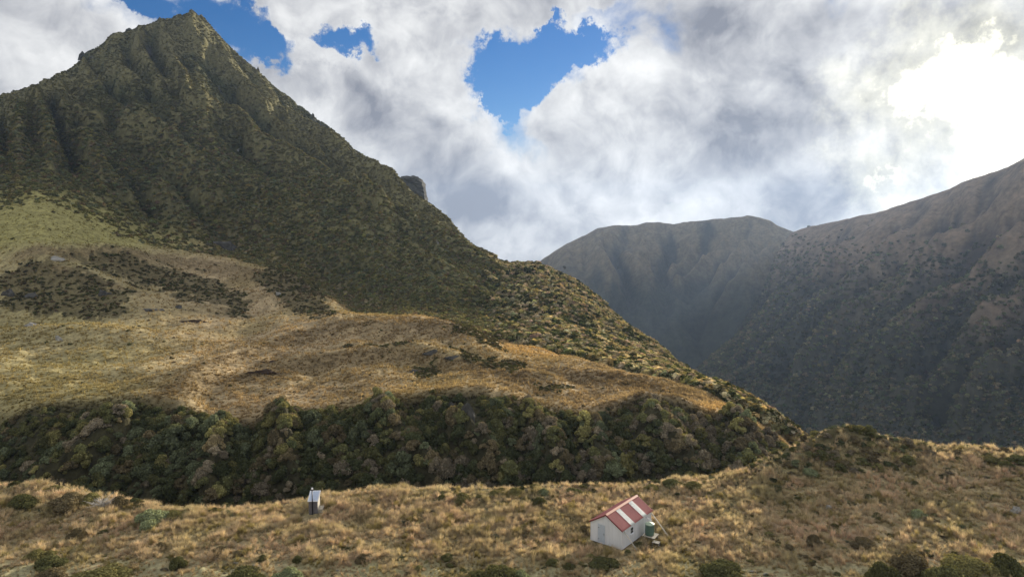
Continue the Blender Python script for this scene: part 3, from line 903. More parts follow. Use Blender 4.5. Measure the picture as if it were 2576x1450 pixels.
STRAW = [(4, (0.64, 0.50, 0.30)), (3, (0.60, 0.44, 0.30)), (2, (0.52, 0.46, 0.23)), (1.5, (0.34, 0.32, 0.14)), (1, (0.70, 0.60, 0.42)), (1, (0.22, 0.20, 0.09))]
TUSS = proto_coll('tussock_form', [tussock_mesh('tussock_form', 1, 70, 0.8, 0.55, 0.7), tussock_mesh('tussock_form', 2, 60, 0.65, 0.7, 1.0, 0.02), tussock_mesh('tussock_form', 3, 60, 0.95, 0.4, 0.45, 0.016), tussock_mesh('tussock_form', 4, 50, 0.45, 0.9, 1.2, 0.022)])
FARTUSS = proto_coll('far_tussock_form', [tussock_mesh('far_tussock_form', 11, 16, 0.75, 0.6, 0.8, 0.07, 2), tussock_mesh('far_tussock_form', 12, 14, 0.6, 0.8, 1.1, 0.08, 2)])
MID = [shrub_mesh('mid_shrub_%d' % k, 40 + k, [10, 13, 8, 12, 9, 14][k], [750, 900, 650, 800, 700, 900][k], [0.085, 0.075, 0.09, 0.07, 0.1, 0.075][k], [1.15, 1.0, 1.35, 0.9, 1.2, 1.05][k]) for k in range(6)]
LOW = [shrub_mesh('low_shrub_%d' % k, 60 + k, 6, 130, 0.17, [0.95, 1.15, 0.8, 1.0][k]) for k in range(4)]
TINY = [shrub_mesh('far_tree_%d' % k, 70 + k, 5, 60, 0.26, [1.0, 1.3, 0.85][k]) for k in range(3)]
MIDC = proto_coll('bluff_scrub_form', MID)
LOWC = proto_coll('slope_scrub_form', LOW)
TINYC = proto_coll('forest_form', TINY)

# ------------------------------------------------------------------ grass on the near terrace
def sheet_points(sh, n, u0, u1, v0, v1):
    u = rng.uniform(u0, u1, n); v = rng.uniform(v0, v1, n)
    return u, v, sh.sample(u, v, sh.P())


HUTC = np.array([10.95, 63.47]); HYAW = 0.677
hx_ = np.array([math.cos(HYAW), -math.sin(HYAW)]); hy_ = np.array([math.sin(HYAW), math.cos(HYAW)])
HW, HL, HH, HR = 3.65, 6.35, 2.05, 1.10
OUT = at_z(788, 1297, -0.75)
cg = np.cumsum([0, 6, 10, 14, 26, 70, 150, 50, 20])
n = 46000
u, v, P = sheet_points(SG, n, cg[3] + 12, cg[6] + 12, 0, len(THG) - 1)
cl_ = fbm(P[:, 0] / 3.2, P[:, 1] / 3.2, 3)
cl2 = fbm(P[:, 0] / 9 + 50, P[:, 1] / 9, 3)
vx_, vy_ = project(P)
dens = 0.62 + 0.55 * sstep(cl_, -0.3, 0.35)
dens *= 1 - 0.25 * sstep(vy_, 1395, 1430) * (1 - sstep(cl2, 0.0, 0.35))
lx = (P[:, :2] - HUTC) @ hx_; ly = (P[:, :2] - HUTC) @ hy_
hutm = (lx > -HW - 0.5) & (lx < 0.9) & (ly > -0.5) & (ly < HL + 0.5)
dens[hutm] = 0
dens[np.hypot(P[:, 0] - OUT[0], P[:, 1] - OUT[1]) < 1.6] = 0
kn = np.exp(-((((P[:, 0] - kp[0]) * 0.9 + (P[:, 1] - kp[1]) * 0.2) / 8.0) ** 2 + (((P[:, 1] - kp[1]) * 0.95 - (P[:, 0] - kp[0]) * 0.2) / 6.5) ** 2))
dens *= 1 - 0.6 * sstep(kn, 0.1, 0.4)
k = rng.uniform(0, 1, n) < dens
P = P[k]; cl_ = cl_[k]; cl2 = cl2[k]; vx_ = vx_[k]; vy_ = vy_[k]; n = len(P)
d1 = fbm(P[:, 0] / 4.5 + 7, P[:, 1] / 4.5, 3)[:, None] + rng.normal(0, 0.10, (n, 1)); d2 = fbm(P[:, 0] / 2.0 + 70, P[:, 1] / 2.0, 3)[:, None] + rng.normal(0, 0.12, (n, 1))
tint = np.array([0.64, 0.52, 0.36]) + np.clip(d1, -.6, .6) * np.array([0.10, 0.02, 0.06])
tint = np.where(d2 > 0.28, np.array([0.36, 0.30, 0.14]), tint)
tint = np.where(d2 < -0.42, np.array([0.66, 0.56, 0.36]), tint)
tint = tint * np.exp(rng.normal(0, 0.13, (n, 1)))
grn = (sstep(cl2, -0.05, 0.35) * 0.6 + 0.5 * sstep(vy_, 1400, 1435))[:, None]
tint = tint * (1 - 0.6 * grn) + np.array([0.23, 0.205, 0.085]) * 0.6 * grn
sc_ = (rng.uniform(0.42, 1.05, n) * (0.75 + 0.45 * sstep(cl_, -0.2, 0.5)) * (1 - 0.35 * sstep(vy_, 1395, 1430)))[:, None] * np.ones(3)
P[:, 2] -= 0.04
scatter('tussock_grass', 'golden dry tussock grass covering the terrace around the hut', 'grass', P, jitter_rot(n, 0.15), sc_, rng.integers(0, 4, n), tint, TUSS)

# ------------------------------------------------------------------ grass on the far terrace
n = 60000
u, v, P = sheet_points(SM, n, cnt[2] - 2, cnt[5] + 6, 0, len(THM) - 1)
ptc = SM.sample(u, v, patch); colr = SM.sample(u, v, SM.c)
cl_ = fbm(P[:, 0] / 5, P[:, 1] / 5, 3)
k = (rng.uniform(0, 1, n) < 0.35 + 0.6 * sstep(cl_, -0.3, 0.4)) & (ptc < 0.5)
P = P[k]; colr = colr[k]; n = len(P)
tint = np.clip(colr * 1.18 * np.exp(rng.normal(0, 0.16, (n, 1))), 0, 0.8)
dist = np.hypot(P[:, 0], P[:, 1])
sc_ = (rng.uniform(0.55, 1.05, n) * np.clip(dist / 190, 0.9, 1.5))[:, None] * np.ones(3)
scatter('terrace_grass', 'golden tussock grass on the rolling terrace across the gully', 'grass', P, jitter_rot(n, 0.15), sc_, rng.integers(0, 2, n), tint, FARTUSS)

# ------------------------------------------------------------------ scrub on the slopes
OLIVE, DARK, GREY, PINK, YEL, BROWN = (0.15, 0.15, 0.065), (0.095, 0.105, 0.05), (0.175, 0.195, 0.11), (0.26, 0.22, 0.155), (0.25, 0.23, 0.095), (0.19, 0.155, 0.088)
# peak and its lower flanks
n = 140000
u, v, P = sheet_points(SM, n, cnt[5] - 4, cnt[8] - 1, 0, len(THM) - 1)
ridg = SM.sample(u, v, ridge_t); rk = SM.sample(u, v, rockm); ss_ = SM.sample(u, v, SM.s)
gcol = SM.sample(u, v, SM.c)
vx_, vy_ = project(P)
low = 1 - sstep(ss_ + 0.4 * fbm(P[:, 0] / 40, P[:, 1] / 40, 3), 5.5, 6.6)
dens = 0.80 + 0.25 * low + 0.3 * sstep(fbm(P[:, 0] / 18, P[:, 1] / 18, 3), 0, 0.4) - 0.2 * ridg - 0.6 * rk
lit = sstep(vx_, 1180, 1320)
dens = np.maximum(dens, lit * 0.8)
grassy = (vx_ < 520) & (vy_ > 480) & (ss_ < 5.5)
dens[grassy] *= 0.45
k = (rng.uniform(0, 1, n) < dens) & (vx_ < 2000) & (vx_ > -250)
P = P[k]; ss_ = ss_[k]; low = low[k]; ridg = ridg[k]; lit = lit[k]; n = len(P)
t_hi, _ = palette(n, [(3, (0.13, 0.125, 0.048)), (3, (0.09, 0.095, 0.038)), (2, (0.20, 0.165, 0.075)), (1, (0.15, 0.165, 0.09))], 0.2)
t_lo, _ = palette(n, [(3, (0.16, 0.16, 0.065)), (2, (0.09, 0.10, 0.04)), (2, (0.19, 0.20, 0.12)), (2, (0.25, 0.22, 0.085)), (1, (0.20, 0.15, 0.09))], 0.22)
t_li, _ = palette(n, [(4, (0.48, 0.40, 0.25)), (3, (0.07, 0.08, 0.034)), (2, (0.44, 0.37, 0.16)), (2, (0.14, 0.145, 0.06))], 0.25)  # sun and shadow on the spur's scrub put into pale and dark tints
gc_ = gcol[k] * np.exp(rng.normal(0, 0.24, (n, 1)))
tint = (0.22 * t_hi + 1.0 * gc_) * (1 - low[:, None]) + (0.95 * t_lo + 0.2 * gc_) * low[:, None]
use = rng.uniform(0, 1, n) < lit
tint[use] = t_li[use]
dist = np.hypot(P[:, 0], P[:, 1])
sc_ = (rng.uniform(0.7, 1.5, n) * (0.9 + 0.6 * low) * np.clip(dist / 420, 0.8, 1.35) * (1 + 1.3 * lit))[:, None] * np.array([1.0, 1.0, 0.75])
P[:, 2] -= 0.15
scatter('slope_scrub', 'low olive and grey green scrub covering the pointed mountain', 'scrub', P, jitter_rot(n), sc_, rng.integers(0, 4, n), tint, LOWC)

# scrub patches on the terrace
n = 110000
u, v, P = sheet_points(SM, n, cnt[2], cnt[5] + 4, 0, len(THM) - 1)
ptc = SM.sample(u, v, patch)
k = ((ptc > 0.5) & (rng.uniform(0, 1, n) < 0.5)) | (rng.uniform(0, 1, n) < 0.005)
P = P[k]; n = len(P)
tint, _ = palette(n, [(3, (0.13, 0.125, 0.05)), (2, (0.09, 0.09, 0.04)), (2, (0.19, 0.15, 0.08))], 0.2)
dist = np.hypot(P[:, 0], P[:, 1])
sc_ = (rng.uniform(0.35, 0.85, n) * np.clip(dist / 200, 0.7, 1.8))[:, None] * np.array([1, 1, 0.7])
scatter('terrace_scrub', 'dark low scrub in patches on the golden terrace', 'scrub', P, jitter_rot(n), sc_, rng.integers(0, 4, n), tint, LOWC)

# bush on the right-hand mountainside and the far valley
n = 42000
u, v, P = sheet_points(SR, n, 8, 330, 0, len(THR) - 1)
ss_ = SR.sample(u, v, SR.s)
f_ = fbm(P[:, 0] / 60, P[:, 1] / 60, 4)
k = rng.uniform(0, 1, n) < np.clip((1 - sstep(P[:, 2] + 70 * f_, -90, 70)) * (0.9 + 0.5 * f_), 0.0, 1)
P = P[k]; n = len(P)
st_ = SR.sample(u[k], v[k], np.clip(0.55 * rr2 + 0.7 * rsp - 0.7 * rgu + 0.3 * ridged(wq_r / 26, l_r / 150, 2), -1, 1.4))
tint, _ = palette(n, [(3, (0.085, 0.092, 0.044)), (2, (0.11, 0.108, 0.056)), (2, (0.16, 0.14, 0.085))], 0.28)
tint = tint * (0.72 + 0.75 * sstep(st_, 0.0, 0.9))[:, None]
dist = np.hypot(P[:, 0], P[:, 1])
sc_ = (rng.uniform(2.2, 5.2, n) * np.clip(dist / 900, 0.85, 1.3))[:, None] * np.array([1, 1, 0.9])
scatter('valley_forest', 'dark bush forest covering the mountainside beyond the valley', 'forest', P, jitter_rot(n), sc_, rng.integers(0, 3, n), tint, TINYC)

# ------------------------------------------------------------------ shrubs that stand as single plants
COLN = ['dark olive', 'blackish', 'greyish', 'pinkish', 'yellowish', 'brown']


def bluff_label(kd, vx, vy):
    a = 'beyond the bleached dead bush' if vx < 420 else 'behind the outhouse' if vx < 950 else 'around the dark wet rock face' if vx < 1300 else 'behind the hut' if vx < 1700 else 'towards the knoll'
    b = 'at the grassy rim of the bluff' if vy < 1080 else 'halfway up the steep bluff' if vy < 1170 else 'at the shaded foot of the bluff'
    return '%s shrub %s %s' % (COLN[kd], b, a)


TINTS = [OLIVE, DARK, GREY, PINK, YEL, BROWN]


def shrub_obj(me, P, scale, rz, tint, label, group, category='shrub'):
    o = bpy.data.objects.new('shrub', me)
    col.objects.link(o)
    o.location = P; o.scale = scale; o.rotation_euler = (rng.normal(0, .08), rng.normal(0, .08), rz)
    o['tint'] = [float(t) for t in tint]
    o['label'] = label; o['category'] = category; o['group'] = group
    return o


# bluff: jittered rows of shrubs on the face
pts = []
uu = np.linspace(cnt[1] + 8, cnt[2] + 2, 23)
for i, u0 in enumerate(uu):
    vv = np.arange(0, len(THM) - 1, 9.0) + (4.5 if i % 2 else 0)
    u = u0 + rng.uniform(-3.2, 3.2, len(vv)); v = vv + rng.uniform(-3.4, 3.4, len(vv))
    pts.append(np.concatenate([u[:, None], v[:, None]], 1))
uv = np.concatenate(pts)
P = SM.sample(uv[:, 0], uv[:, 1], SM.P())
vx_, vy_ = project(P)
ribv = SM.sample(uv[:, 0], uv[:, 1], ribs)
k = (vx_ > -140) & (vx_ < 2140) & (vy_ < 1330)
k &= ~in_poly(vx_, vy_, [(1150, 1005), (1200, 1000), (1215, 1060), (1185, 1075)])
k &= (uv[:, 0] < cnt[2] - 4) | (fbm(P[:, 0] / 5, P[:, 1] / 5, 2) > 0.0)
P = P[k]; vx_ = vx_[k]; vy_ = vy_[k]; ribv = ribv[k]; n = len(P)
kind = np.zeros(n, int)
rr_ = rng.uniform(0, 1, n)
for i in range(n):
    wts = np.array([3.0, 4.5, 0.8, 0.6, 0.5, 1.2])
    if vx_[i] < 560 and vy_[i] > 1090: wts[2] += 3.5
    if vx_[i] < 250: wts[[0, 4, 5]] += 1.5
    if vx_[i] > 1560: wts[3] += 3.0 + 4 * (vx_[i] > 1700); wts[4] += 1; wts[1] *= 0.5
    if 900 < vx_[i] < 1500 and vy_[i] > 1130: wts[3] += 1.8
    if vy_[i] < 1060: wts[0] += 1.5; wts[4] += 1.0
    if ribv[i] > 0.45: wts = np.array([1.6, 0.6, 0.8, 2.0, 2.0, 2.2])  # paler kinds on the ribs imitate sunlight there
    kind[i] = rng.choice(6, p=wts / wts.sum())
size = 0.65 + 1.75 * rng.uniform(0, 1, n) ** 1.7 * (1 + 0.25 * (kind == 2)) * (1 - 0.25 * (vy_ < 1050))
size *= np.where(vx_ < 120, 0.8, 1.0)
tint = np.array(TINTS)[kind] * np.exp(rng.normal(0, 0.16, (n, 1))) * (1 + 0.35 * (ribv[:, None] > 0.45))  # rib shrubs tinted brighter, as if the sun caught them
inview = (vx_ > 10) & (vx_ < 1950)
order = np.argsort(-(size / np.hypot(P[:, 0], P[:, 1])) * inview)
single = order[:150]; rest = order[150:]
for i in single:
    sz = size[i]
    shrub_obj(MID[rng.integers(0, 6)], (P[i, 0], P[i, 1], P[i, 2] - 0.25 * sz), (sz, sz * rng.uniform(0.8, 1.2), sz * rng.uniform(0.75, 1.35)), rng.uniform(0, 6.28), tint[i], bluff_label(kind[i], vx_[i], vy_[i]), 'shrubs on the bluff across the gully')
Pr = P[rest].copy(); Pr[:, 2] -= 0.25 * size[rest]; n = len(rest)
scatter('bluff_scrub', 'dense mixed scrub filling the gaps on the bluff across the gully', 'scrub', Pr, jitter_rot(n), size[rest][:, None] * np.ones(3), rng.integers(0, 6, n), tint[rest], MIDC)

# near terrace: shrubs with their stems
NEAR = [shrub_mesh('near_foliage_%d' % k, 90 + k, [11, 14, 10, 16][k], [2600, 3000, 2400, 3200][k], [0.055, 0.05, 0.06, 0.045][k], [0.95, 0.8, 1.05, 0.75][k], core=0.78) for k in range(4)]
STEM = [twig_mesh('near_stem_%d' % k, 120 + k, 14, 0.85, 0.022) for k in range(3)]


def near_shrub(vx, vy, wpx, hpx, kind, label, group='shrubs growing in the tussock around the hut', form=None):
    """vx, vy: foot of the shrub on the ground, width and height as seen"""
    d = vray(vx, vy)
    ts_ = np.linspace(50, 125, 300)
    Q = CAM + d * ts_[:, None]
    hz = SG.height(Q[:, 0], Q[:, 1])
    j = np.argmax(Q[:, 2] <= hz)
    if j == 0:
        j = len(ts_) - 1 if Q[-1, 2] > hz[-1] else 0
    p = Q[j]; dist = np.linalg.norm(p - CAM)
    w = wpx / FV * dist * 0.5 / 0.92; h = hpx / FV * dist * 0.95
    t_ = thing('shrub', label, 'shrub', (p[0], p[1], float(SG.height(p[:1], p[1:2])[0]) - 0.05), rng.uniform(0, 6.28), group)
    f = NEAR[rng.integers(0, 4) if form is None else form]
    tt = (1.45 if kind == 2 else 0.95) * np.array(TINTS[kind]) * math.exp(rng.normal(0, 0.12))
    o = link('foliage', f, t_); o['tint'] = [float(q) for q in tt]; o.scale = (w, w, max(h, 0.25 * w))
    b = link('stem', STEM[rng.integers(0, 3)], t_); b.scale = (w * 0.8, w * 0.8, max(h, 0.25 * w) * 0.9)
    return t_


HAND = [  # foot x, y, width, height, tint, label
    (377, 1318, 82, 52, 2, 'big rounded grey green shrub between the dead bush and the outhouse'),
    (576, 1296, 32, 22, 2, 'small grey green shrub on the lip between the big grey shrub and the outhouse'),
    (137, 1236, 44, 16, 4, 'yellow green mounded shrub on the far lip of the terrace'),
    (172, 1272, 84, 38, 5, 'wide brown green shrub on the bank above the gully'),
    (225, 1262, 54, 28, 4, 'yellowish shrub beside the bleached dead bush'),
    (300, 1276, 46, 26, 5, 'brown shrub between the dead bush and the big grey shrub'),
    (60, 1268, 70, 30, 0, 'dull olive shrub on the bank above the gully'),
    (440, 1300, 60, 26, 4, 'yellow green shrub behind the big grey shrub'),
    (90, 1404, 44, 22, 4, 'small bright olive shrub on the short turf'),
    (125, 1398, 34, 16, 4, 'small olive shrub touching another on the short turf'),
    (125, 1425, 70, 22, 0, 'flat dark shrub on the short turf'),
    (130, 1452, 70, 24, 5, 'brown shrub among short turf beside bright yellow green shrubs'),
    (250, 1456, 120, 34, 4, 'wide bright yellow green shrub low on the turf'),
    (447, 1424, 46, 24, 0, 'dark olive shrub on bare turf near bleached wood'),
    (551, 1392, 48, 24, 5, 'dark brown shrub in the tussock below the outhouse'),
    (598, 1394, 28, 16, 5, 'little brown shrub next to the dark brown one'),
    (658, 1408, 32, 16, 0, 'little olive shrub alone in the tussock'),
    (748, 1412, 26, 16, 0, 'little dark shrub alone in the tussock below the outhouse'),
    (612, 1462, 110, 44, 0, 'large dark olive shrub touching the silvery leaved one'),
    (722, 1470, 92, 56, 2, 'large silvery green shrub touching a dark olive shrub'),
    (404, 1378, 30, 18, 5, 'brown tuft of a shrub in the tussock'),
    (194, 1352, 46, 22, 5, 'dull brown shrub amid pale tussock'),
    (1250, 1468, 122, 70, 0, 'large dark rounded shrub with a pale side, standing alone below the hut'),
    (1306, 1466, 60, 52, 2, 'pale silvery shrub grown into the large dark rounded one'),
    (1356, 1272, 44, 24, 0, 'dark olive bushy shrub in the tussock behind the hut'),
    (1267, 1284, 24, 12, 5, 'small brown shrub in tussock behind the hut'),
    (1162, 1262, 66, 30, 4, 'yellow green shrub mound at the foot of the bluff'),
    (1112, 1262, 32, 18, 0, 'olive shrub at the foot of the bluff'),
    (1206, 1254, 34, 18, 0, 'olive shrub at the foot of the bluff'),
    (1246, 1246, 40, 18, 4, 'green shrub strip at the foot of the bluff'),
    (1296, 1244, 52, 20, 4, 'green shrub strip at the foot of the bluff'),
    (1368, 1244, 36, 20, 2, 'grey green shrub at the foot of the bluff'),
    (1440, 1240, 60, 16, 0, 'olive shrub at the foot of the bluff'),
    (916, 1406, 46, 22, 5, 'brown black shrub on turf between outhouse and hut'),
    (957, 1394, 20, 12, 5, 'small brown shrub beside the brown black one'),
    (1124, 1402, 36, 16, 0, 'olive shrub low in the turf'),
    (1131, 1424, 20, 14, 0, 'tiny olive shrub on the turf'),
    (1048, 1418, 16, 14, 5, 'tiny brown shrub on the turf'),
    (1430, 1408, 32, 18, 4, 'yellow olive shrub below the hut door'),
    (1390, 1420, 40, 16, 0, 'flat dark shrub below the hut door'),
    (1432, 1428, 34, 18, 0, 'rounded dark shrub below the hut door'),
    (1344, 1386, 24, 16, 5, 'brown shrub in pink tussock on the door side of the hut'),
    (1213, 1346, 24, 14, 5, 'brown shrub amid pink tussock'),
    (1318, 1346, 34, 16, 5, 'wide brown shrub amid pink tussock'),
    (1474, 1258, 20, 16, 5, 'dark brown upright shrub behind the hut'),
    (1520, 1420, 76, 22, 0, 'long dark low shrub in front of the hut'),
    (1485, 1408, 32, 16, 4, 'olive tuft beside the long dark low shrub'),
    (1578, 1394, 24, 14, 0, 'small olive shrub at the corner of the hut'),
    (1612, 1372, 40, 16, 0, 'green shrub under the braces of the hut'),
    (1470, 1338, 40, 22, 5, 'brown shrub beside the hut door wall'),
    (1814, 1442, 120, 36, 0, 'long dark olive shrub spreading over pale stones'),
    (2222, 1462, 76, 60, 0, 'tall dark olive shrub at the end of the shrub row'),
    (2290, 1436, 92, 44, 5, 'brown olive shrub in the middle of the shrub row'),
    (2380, 1468, 92, 62, 0, 'broad dark shrub low in the shrub row'),
    (2440, 1438, 104, 48, 4, 'broad yellow olive shrub high in the shrub row'),
    (2530, 1436, 72, 44, 0, 'dark olive shrub where the shrub row ends'),
    (2316, 1402, 30, 14, 5, 'small brown shrub just above the shrub row'),
    (2168, 1372, 56, 28, 5, 'brown bush in a hollow of the tussock slope'),
    (2046, 1372, 44, 26, 5, 'brown bush below an orange tussock'),
    (2209, 1302, 30, 18, 0, 'dark olive shrub on the tussock slope'),
    (2308, 1300, 44, 18, 2, 'grey green shrub on the tussock slope'),
    (2340, 1312, 36, 16, 5, 'brown shrub on the tussock slope'),
    (1934, 1298, 16, 14, 5, 'tiny brown shrub on the tussock slope'),
    (1880, 1276, 44, 20, 5, 'rounded brown shrub on the tussock slope behind the hut'),
    (1950, 1230, 44, 18, 0, 'dark olive shrub on the tussock slope below the knoll'),
    (2184, 1260, 32, 18, 0, 'dark green shrub on the tussock slope'),
    (2248, 1178, 22, 14, 0, 'dark shrub on the slope beside the knoll'),
    (2300, 1224, 28, 14, 0, 'dark shrub on the slope beside the knoll'),
    (2504, 1256, 24, 12, 0, 'small dark shrub high on the tussock slope'),
    (2438, 1272, 18, 14, 4, 'yellowish small shrub high on the tussock slope'),
    (2530, 1178, 36, 16, 0, 'dark shrub on the skyline of the tussock slope'),
    (2282, 1166, 36, 20, 0, 'dark rounded shrub at the side of the knoll'),
    (2490, 1156, 54, 14, 4, 'green shrub strip on the skyline of the tussock slope'),
    (2560, 1160, 54, 14, 0, 'olive shrub strip on the skyline of the tussock slope'),
    (2036, 1192, 40, 22, 2, 'rounded grey shrub at the foot of the knoll'),
    (1745, 1228, 50, 18, 4, 'yellow green shrub behind the hut roof'),
    (1690, 1222, 60, 18, 0, 'olive shrub behind the hut roof'),
    (1640, 1232, 40, 16, 4, 'yellow green shrub near the bluff behind the hut'),
    (1560, 1236, 44, 16, 0, 'olive shrub near the bluff behind the hut'),
]
for (a, b, w_, h_, kd_, lab) in HAND:
    same = sum(1 for q in HAND if q[5] == lab) > 1
    near_shrub(a, b, w_, h_, kd_, lab)
# many small ones
small_lab = ['small olive shrub poking out of the tussock', 'small blackish shrub poking out of the tussock', 'small grey green shrub poking out of the tussock', 'small pinkish shrub poking out of the tussock', 'small yellow green shrub poking out of the tussock', 'small brown shrub poking out of the tussock']
n = 3000
u, v, P = sheet_points(SG, n, cg[4] + 2, cg[6] + 6, 0, len(THG) - 1)
vx_, vy_ = project(P)
lx = (P[:, :2] - HUTC) @ hx_; ly = (P[:, :2] - HUTC) @ hy_
ok = (vx_ > -20) & (vx_ < 2600) & (vy_ < 1455) & ~((lx > -HW - 1.2) & (lx < 2.2) & (ly > -1.6) & (ly < HL + 1)) & (np.hypot(P[:, 0] - OUT[0], P[:, 1] - OUT[1]) > 2.4)
hutmask = (vx_ > 1470) & (vx_ < 1700) & (vy_ > 1235) & (vy_ < 1420)
ok &= ~hutmask
sS = SG.sample(u, v, SG.s)
lip = sstep(sS, 5.55, 5.95)
ok &= rng.uniform(0, 1, n) < (0.10 + 0.22 * (vx_ > 1700) + 0.25 * sstep(fbm(P[:, 0] / 6, P[:, 1] / 6, 2), 0, 0.4)) * (1 - 0.5 * lip) + 0.75 * lip * (vx_ > 1050) + 0.35 * lip * (vx_ < 600) + 0.06 * sstep(vy_, 1400, 1440)
sel = np.where(ok)[0]
print('small shrubs', len(sel))
kinds = rng.choice(6, len(sel), p=[0.30, 0.14, 0.08, 0.02, 0.20, 0.26])
sizes = rng.uniform(0.16, 0.55, len(sel)) ** 1.0 * (1 + 0.45 * lip[sel])
tints = 0.85 * np.array(TINTS)[kinds] * np.exp(rng.normal(0, .2, (len(sel), 1)))
od = np.argsort(-sizes)
for q_ in od[:36]:
    i = sel[q_]; sz = sizes[q_]
    zone = 'between hut and knoll' if vx_[i] > 1700 and vy_[i] < 1330 else 'above the shrub row' if vx_[i] > 1700 else 'between outhouse and hut' if vx_[i] > 800 else 'near the big grey shrub' if vy_[i] < 1330 else 'on the turf below the outhouse'
    shrub_obj(MID[rng.integers(0, 6)], (P[i, 0], P[i, 1], P[i, 2] - 0.05), (sz * 1.2, sz * 1.2, sz * rng.uniform(0.6, 0.95)), rng.uniform(0, 6.28), tints[q_], 'small %s shrub poking out of the tussock %s' % (COLN[kinds[q_]], zone), 'small shrubs scattered through the tussock')
rs_ = od[36:]
scatter('low_scrub', 'tiny dark shrublets dotted through the near tussock', 'scrub', P[sel[rs_]] - np.array([0, 0, .05]), jitter_rot(len(rs_)), sizes[rs_][:, None] * np.array([1.35, 1.35, 0.6]), rng.integers(0, 6, len(rs_)), tints[rs_], MIDC)
# scrub on the knoll and along the terrace lip
n = 1500
ang = rng.uniform(0, 2 * PI, n); rad = np.sqrt(rng.uniform(0, 1, n)) * 1.45
px_ = kp[0] + rad * np.cos(ang) * 8.6; py_ = kp[1] + rad * np.sin(ang) * 6.6
keep = []
for i in range(n):
    if all((px_[i] - px_[j]) ** 2 + (py_[i] - py_[j]) ** 2 > 1.15 ** 2 for j in keep):
        keep.append(i)
keep = np.array([i for i in keep if py_[i] - kp[1] < 5.5])
hz = SG.height(px_[keep], py_[keep])
kinds = rng.choice(6, len(keep), p=[0.28, 0.12, 0.12, 0.12, 0.18, 0.18]); sizes = rng.uniform(0.6, 1.2, len(keep))
tints = np.array(TINTS)[kinds] * np.exp(rng.normal(0, .15, (len(keep), 1)))
od = np.argsort(-sizes + 0.04 * (py_[keep] - kp[1]))
for q_ in od[:34]:
    i = keep[q_]; sz = sizes[q_]
    zone = 'crowning the top of the low knoll' if hz[q_] > kp[2] + 3.2 else 'on the flank of the low knoll' if hz[q_] > kp[2] + 1.2 else 'round the foot of the low knoll'
    shrub_obj(MID[rng.integers(0, 6)], (px_[i], py_[i], hz[q_] - 0.15), (sz * 1.1, sz * 1.1, sz * 0.75), rng.uniform(0, 6.28), tints[q_], '%s shrub %s' % (COLN[kinds[q_]], zone), 'shrubs on the knoll')
rs_ = od[34:]
scatter('knoll_scrub', 'mixed low scrub covering the knoll at the terrace edge', 'scrub', np.stack([px_[keep[rs_]], py_[keep[rs_]], hz[rs_] - 0.15], 1), jitter_rot(len(rs_)), sizes[rs_][:, None] * np.array([1.1, 1.1, 0.75]), rng.integers(0, 6, len(rs_)), tints[rs_], MIDC)

# bleached dead bush
dp = at_z(257, 1290, -0.9)
dz = float(SG.height(dp[:1], dp[1:2])[0])
t_ = thing('dead_bush', 'bleached leafless dead bush on the bank above the gully', 'dead bush', (dp[0], dp[1], dz - 0.05))
o = link('branches', twig_mesh('branches', 201, 26, 1.6, 0.035, M_dead, 4), t_); o.scale = (1.3, 1.3, 1.0)

# ------------------------------------------------------------------ rocks
import bmesh


def rock_mesh(name, seed, mat, sub=2, squash=0.6, rough=0.35):
    """angular boulder: hull of uneven points, edges broken up"""
    bm = bmesh.new()
    r_ = np.random.default_rng(seed)
    for k_ in range(16):
        d = r_.normal(size=3); d /= np.linalg.norm(d)
        bm.verts.new(Vector(d * r_.uniform(0.62, 1.08)))
    bmesh.ops.convex_hull(bm, input=bm.verts)
    bmesh.ops.delete(bm, geom=[v_ for v_ in bm.verts if not v_.link_faces], context='VERTS')
    bmesh.ops.subdivide_edges(bm, edges=bm.edges, cuts=2, use_grid_fill=True)
    for v_ in bm.verts:
        v_.co += Vector(r_.normal(size=3)) * 0.05 * (1 + rough)
        v_.co.z *= squash
    me = bpy.data.meshes.new(name); bm.to_mesh(me); bm.free()
    me.materials.append(mat)
    return me


def sheet_hit(sh, vx, vy, t0, t1, n=600):
    d = vray(vx, vy); ts_ = np.linspace(t0, t1, n); Q = CAM + d * ts_[:, None]
    hz = sh.height(Q[:, 0], Q[:, 1]); bel = Q[:, 2] <= hz
    return Q[np.argmax(bel)] if bel.any() else Q[-1]


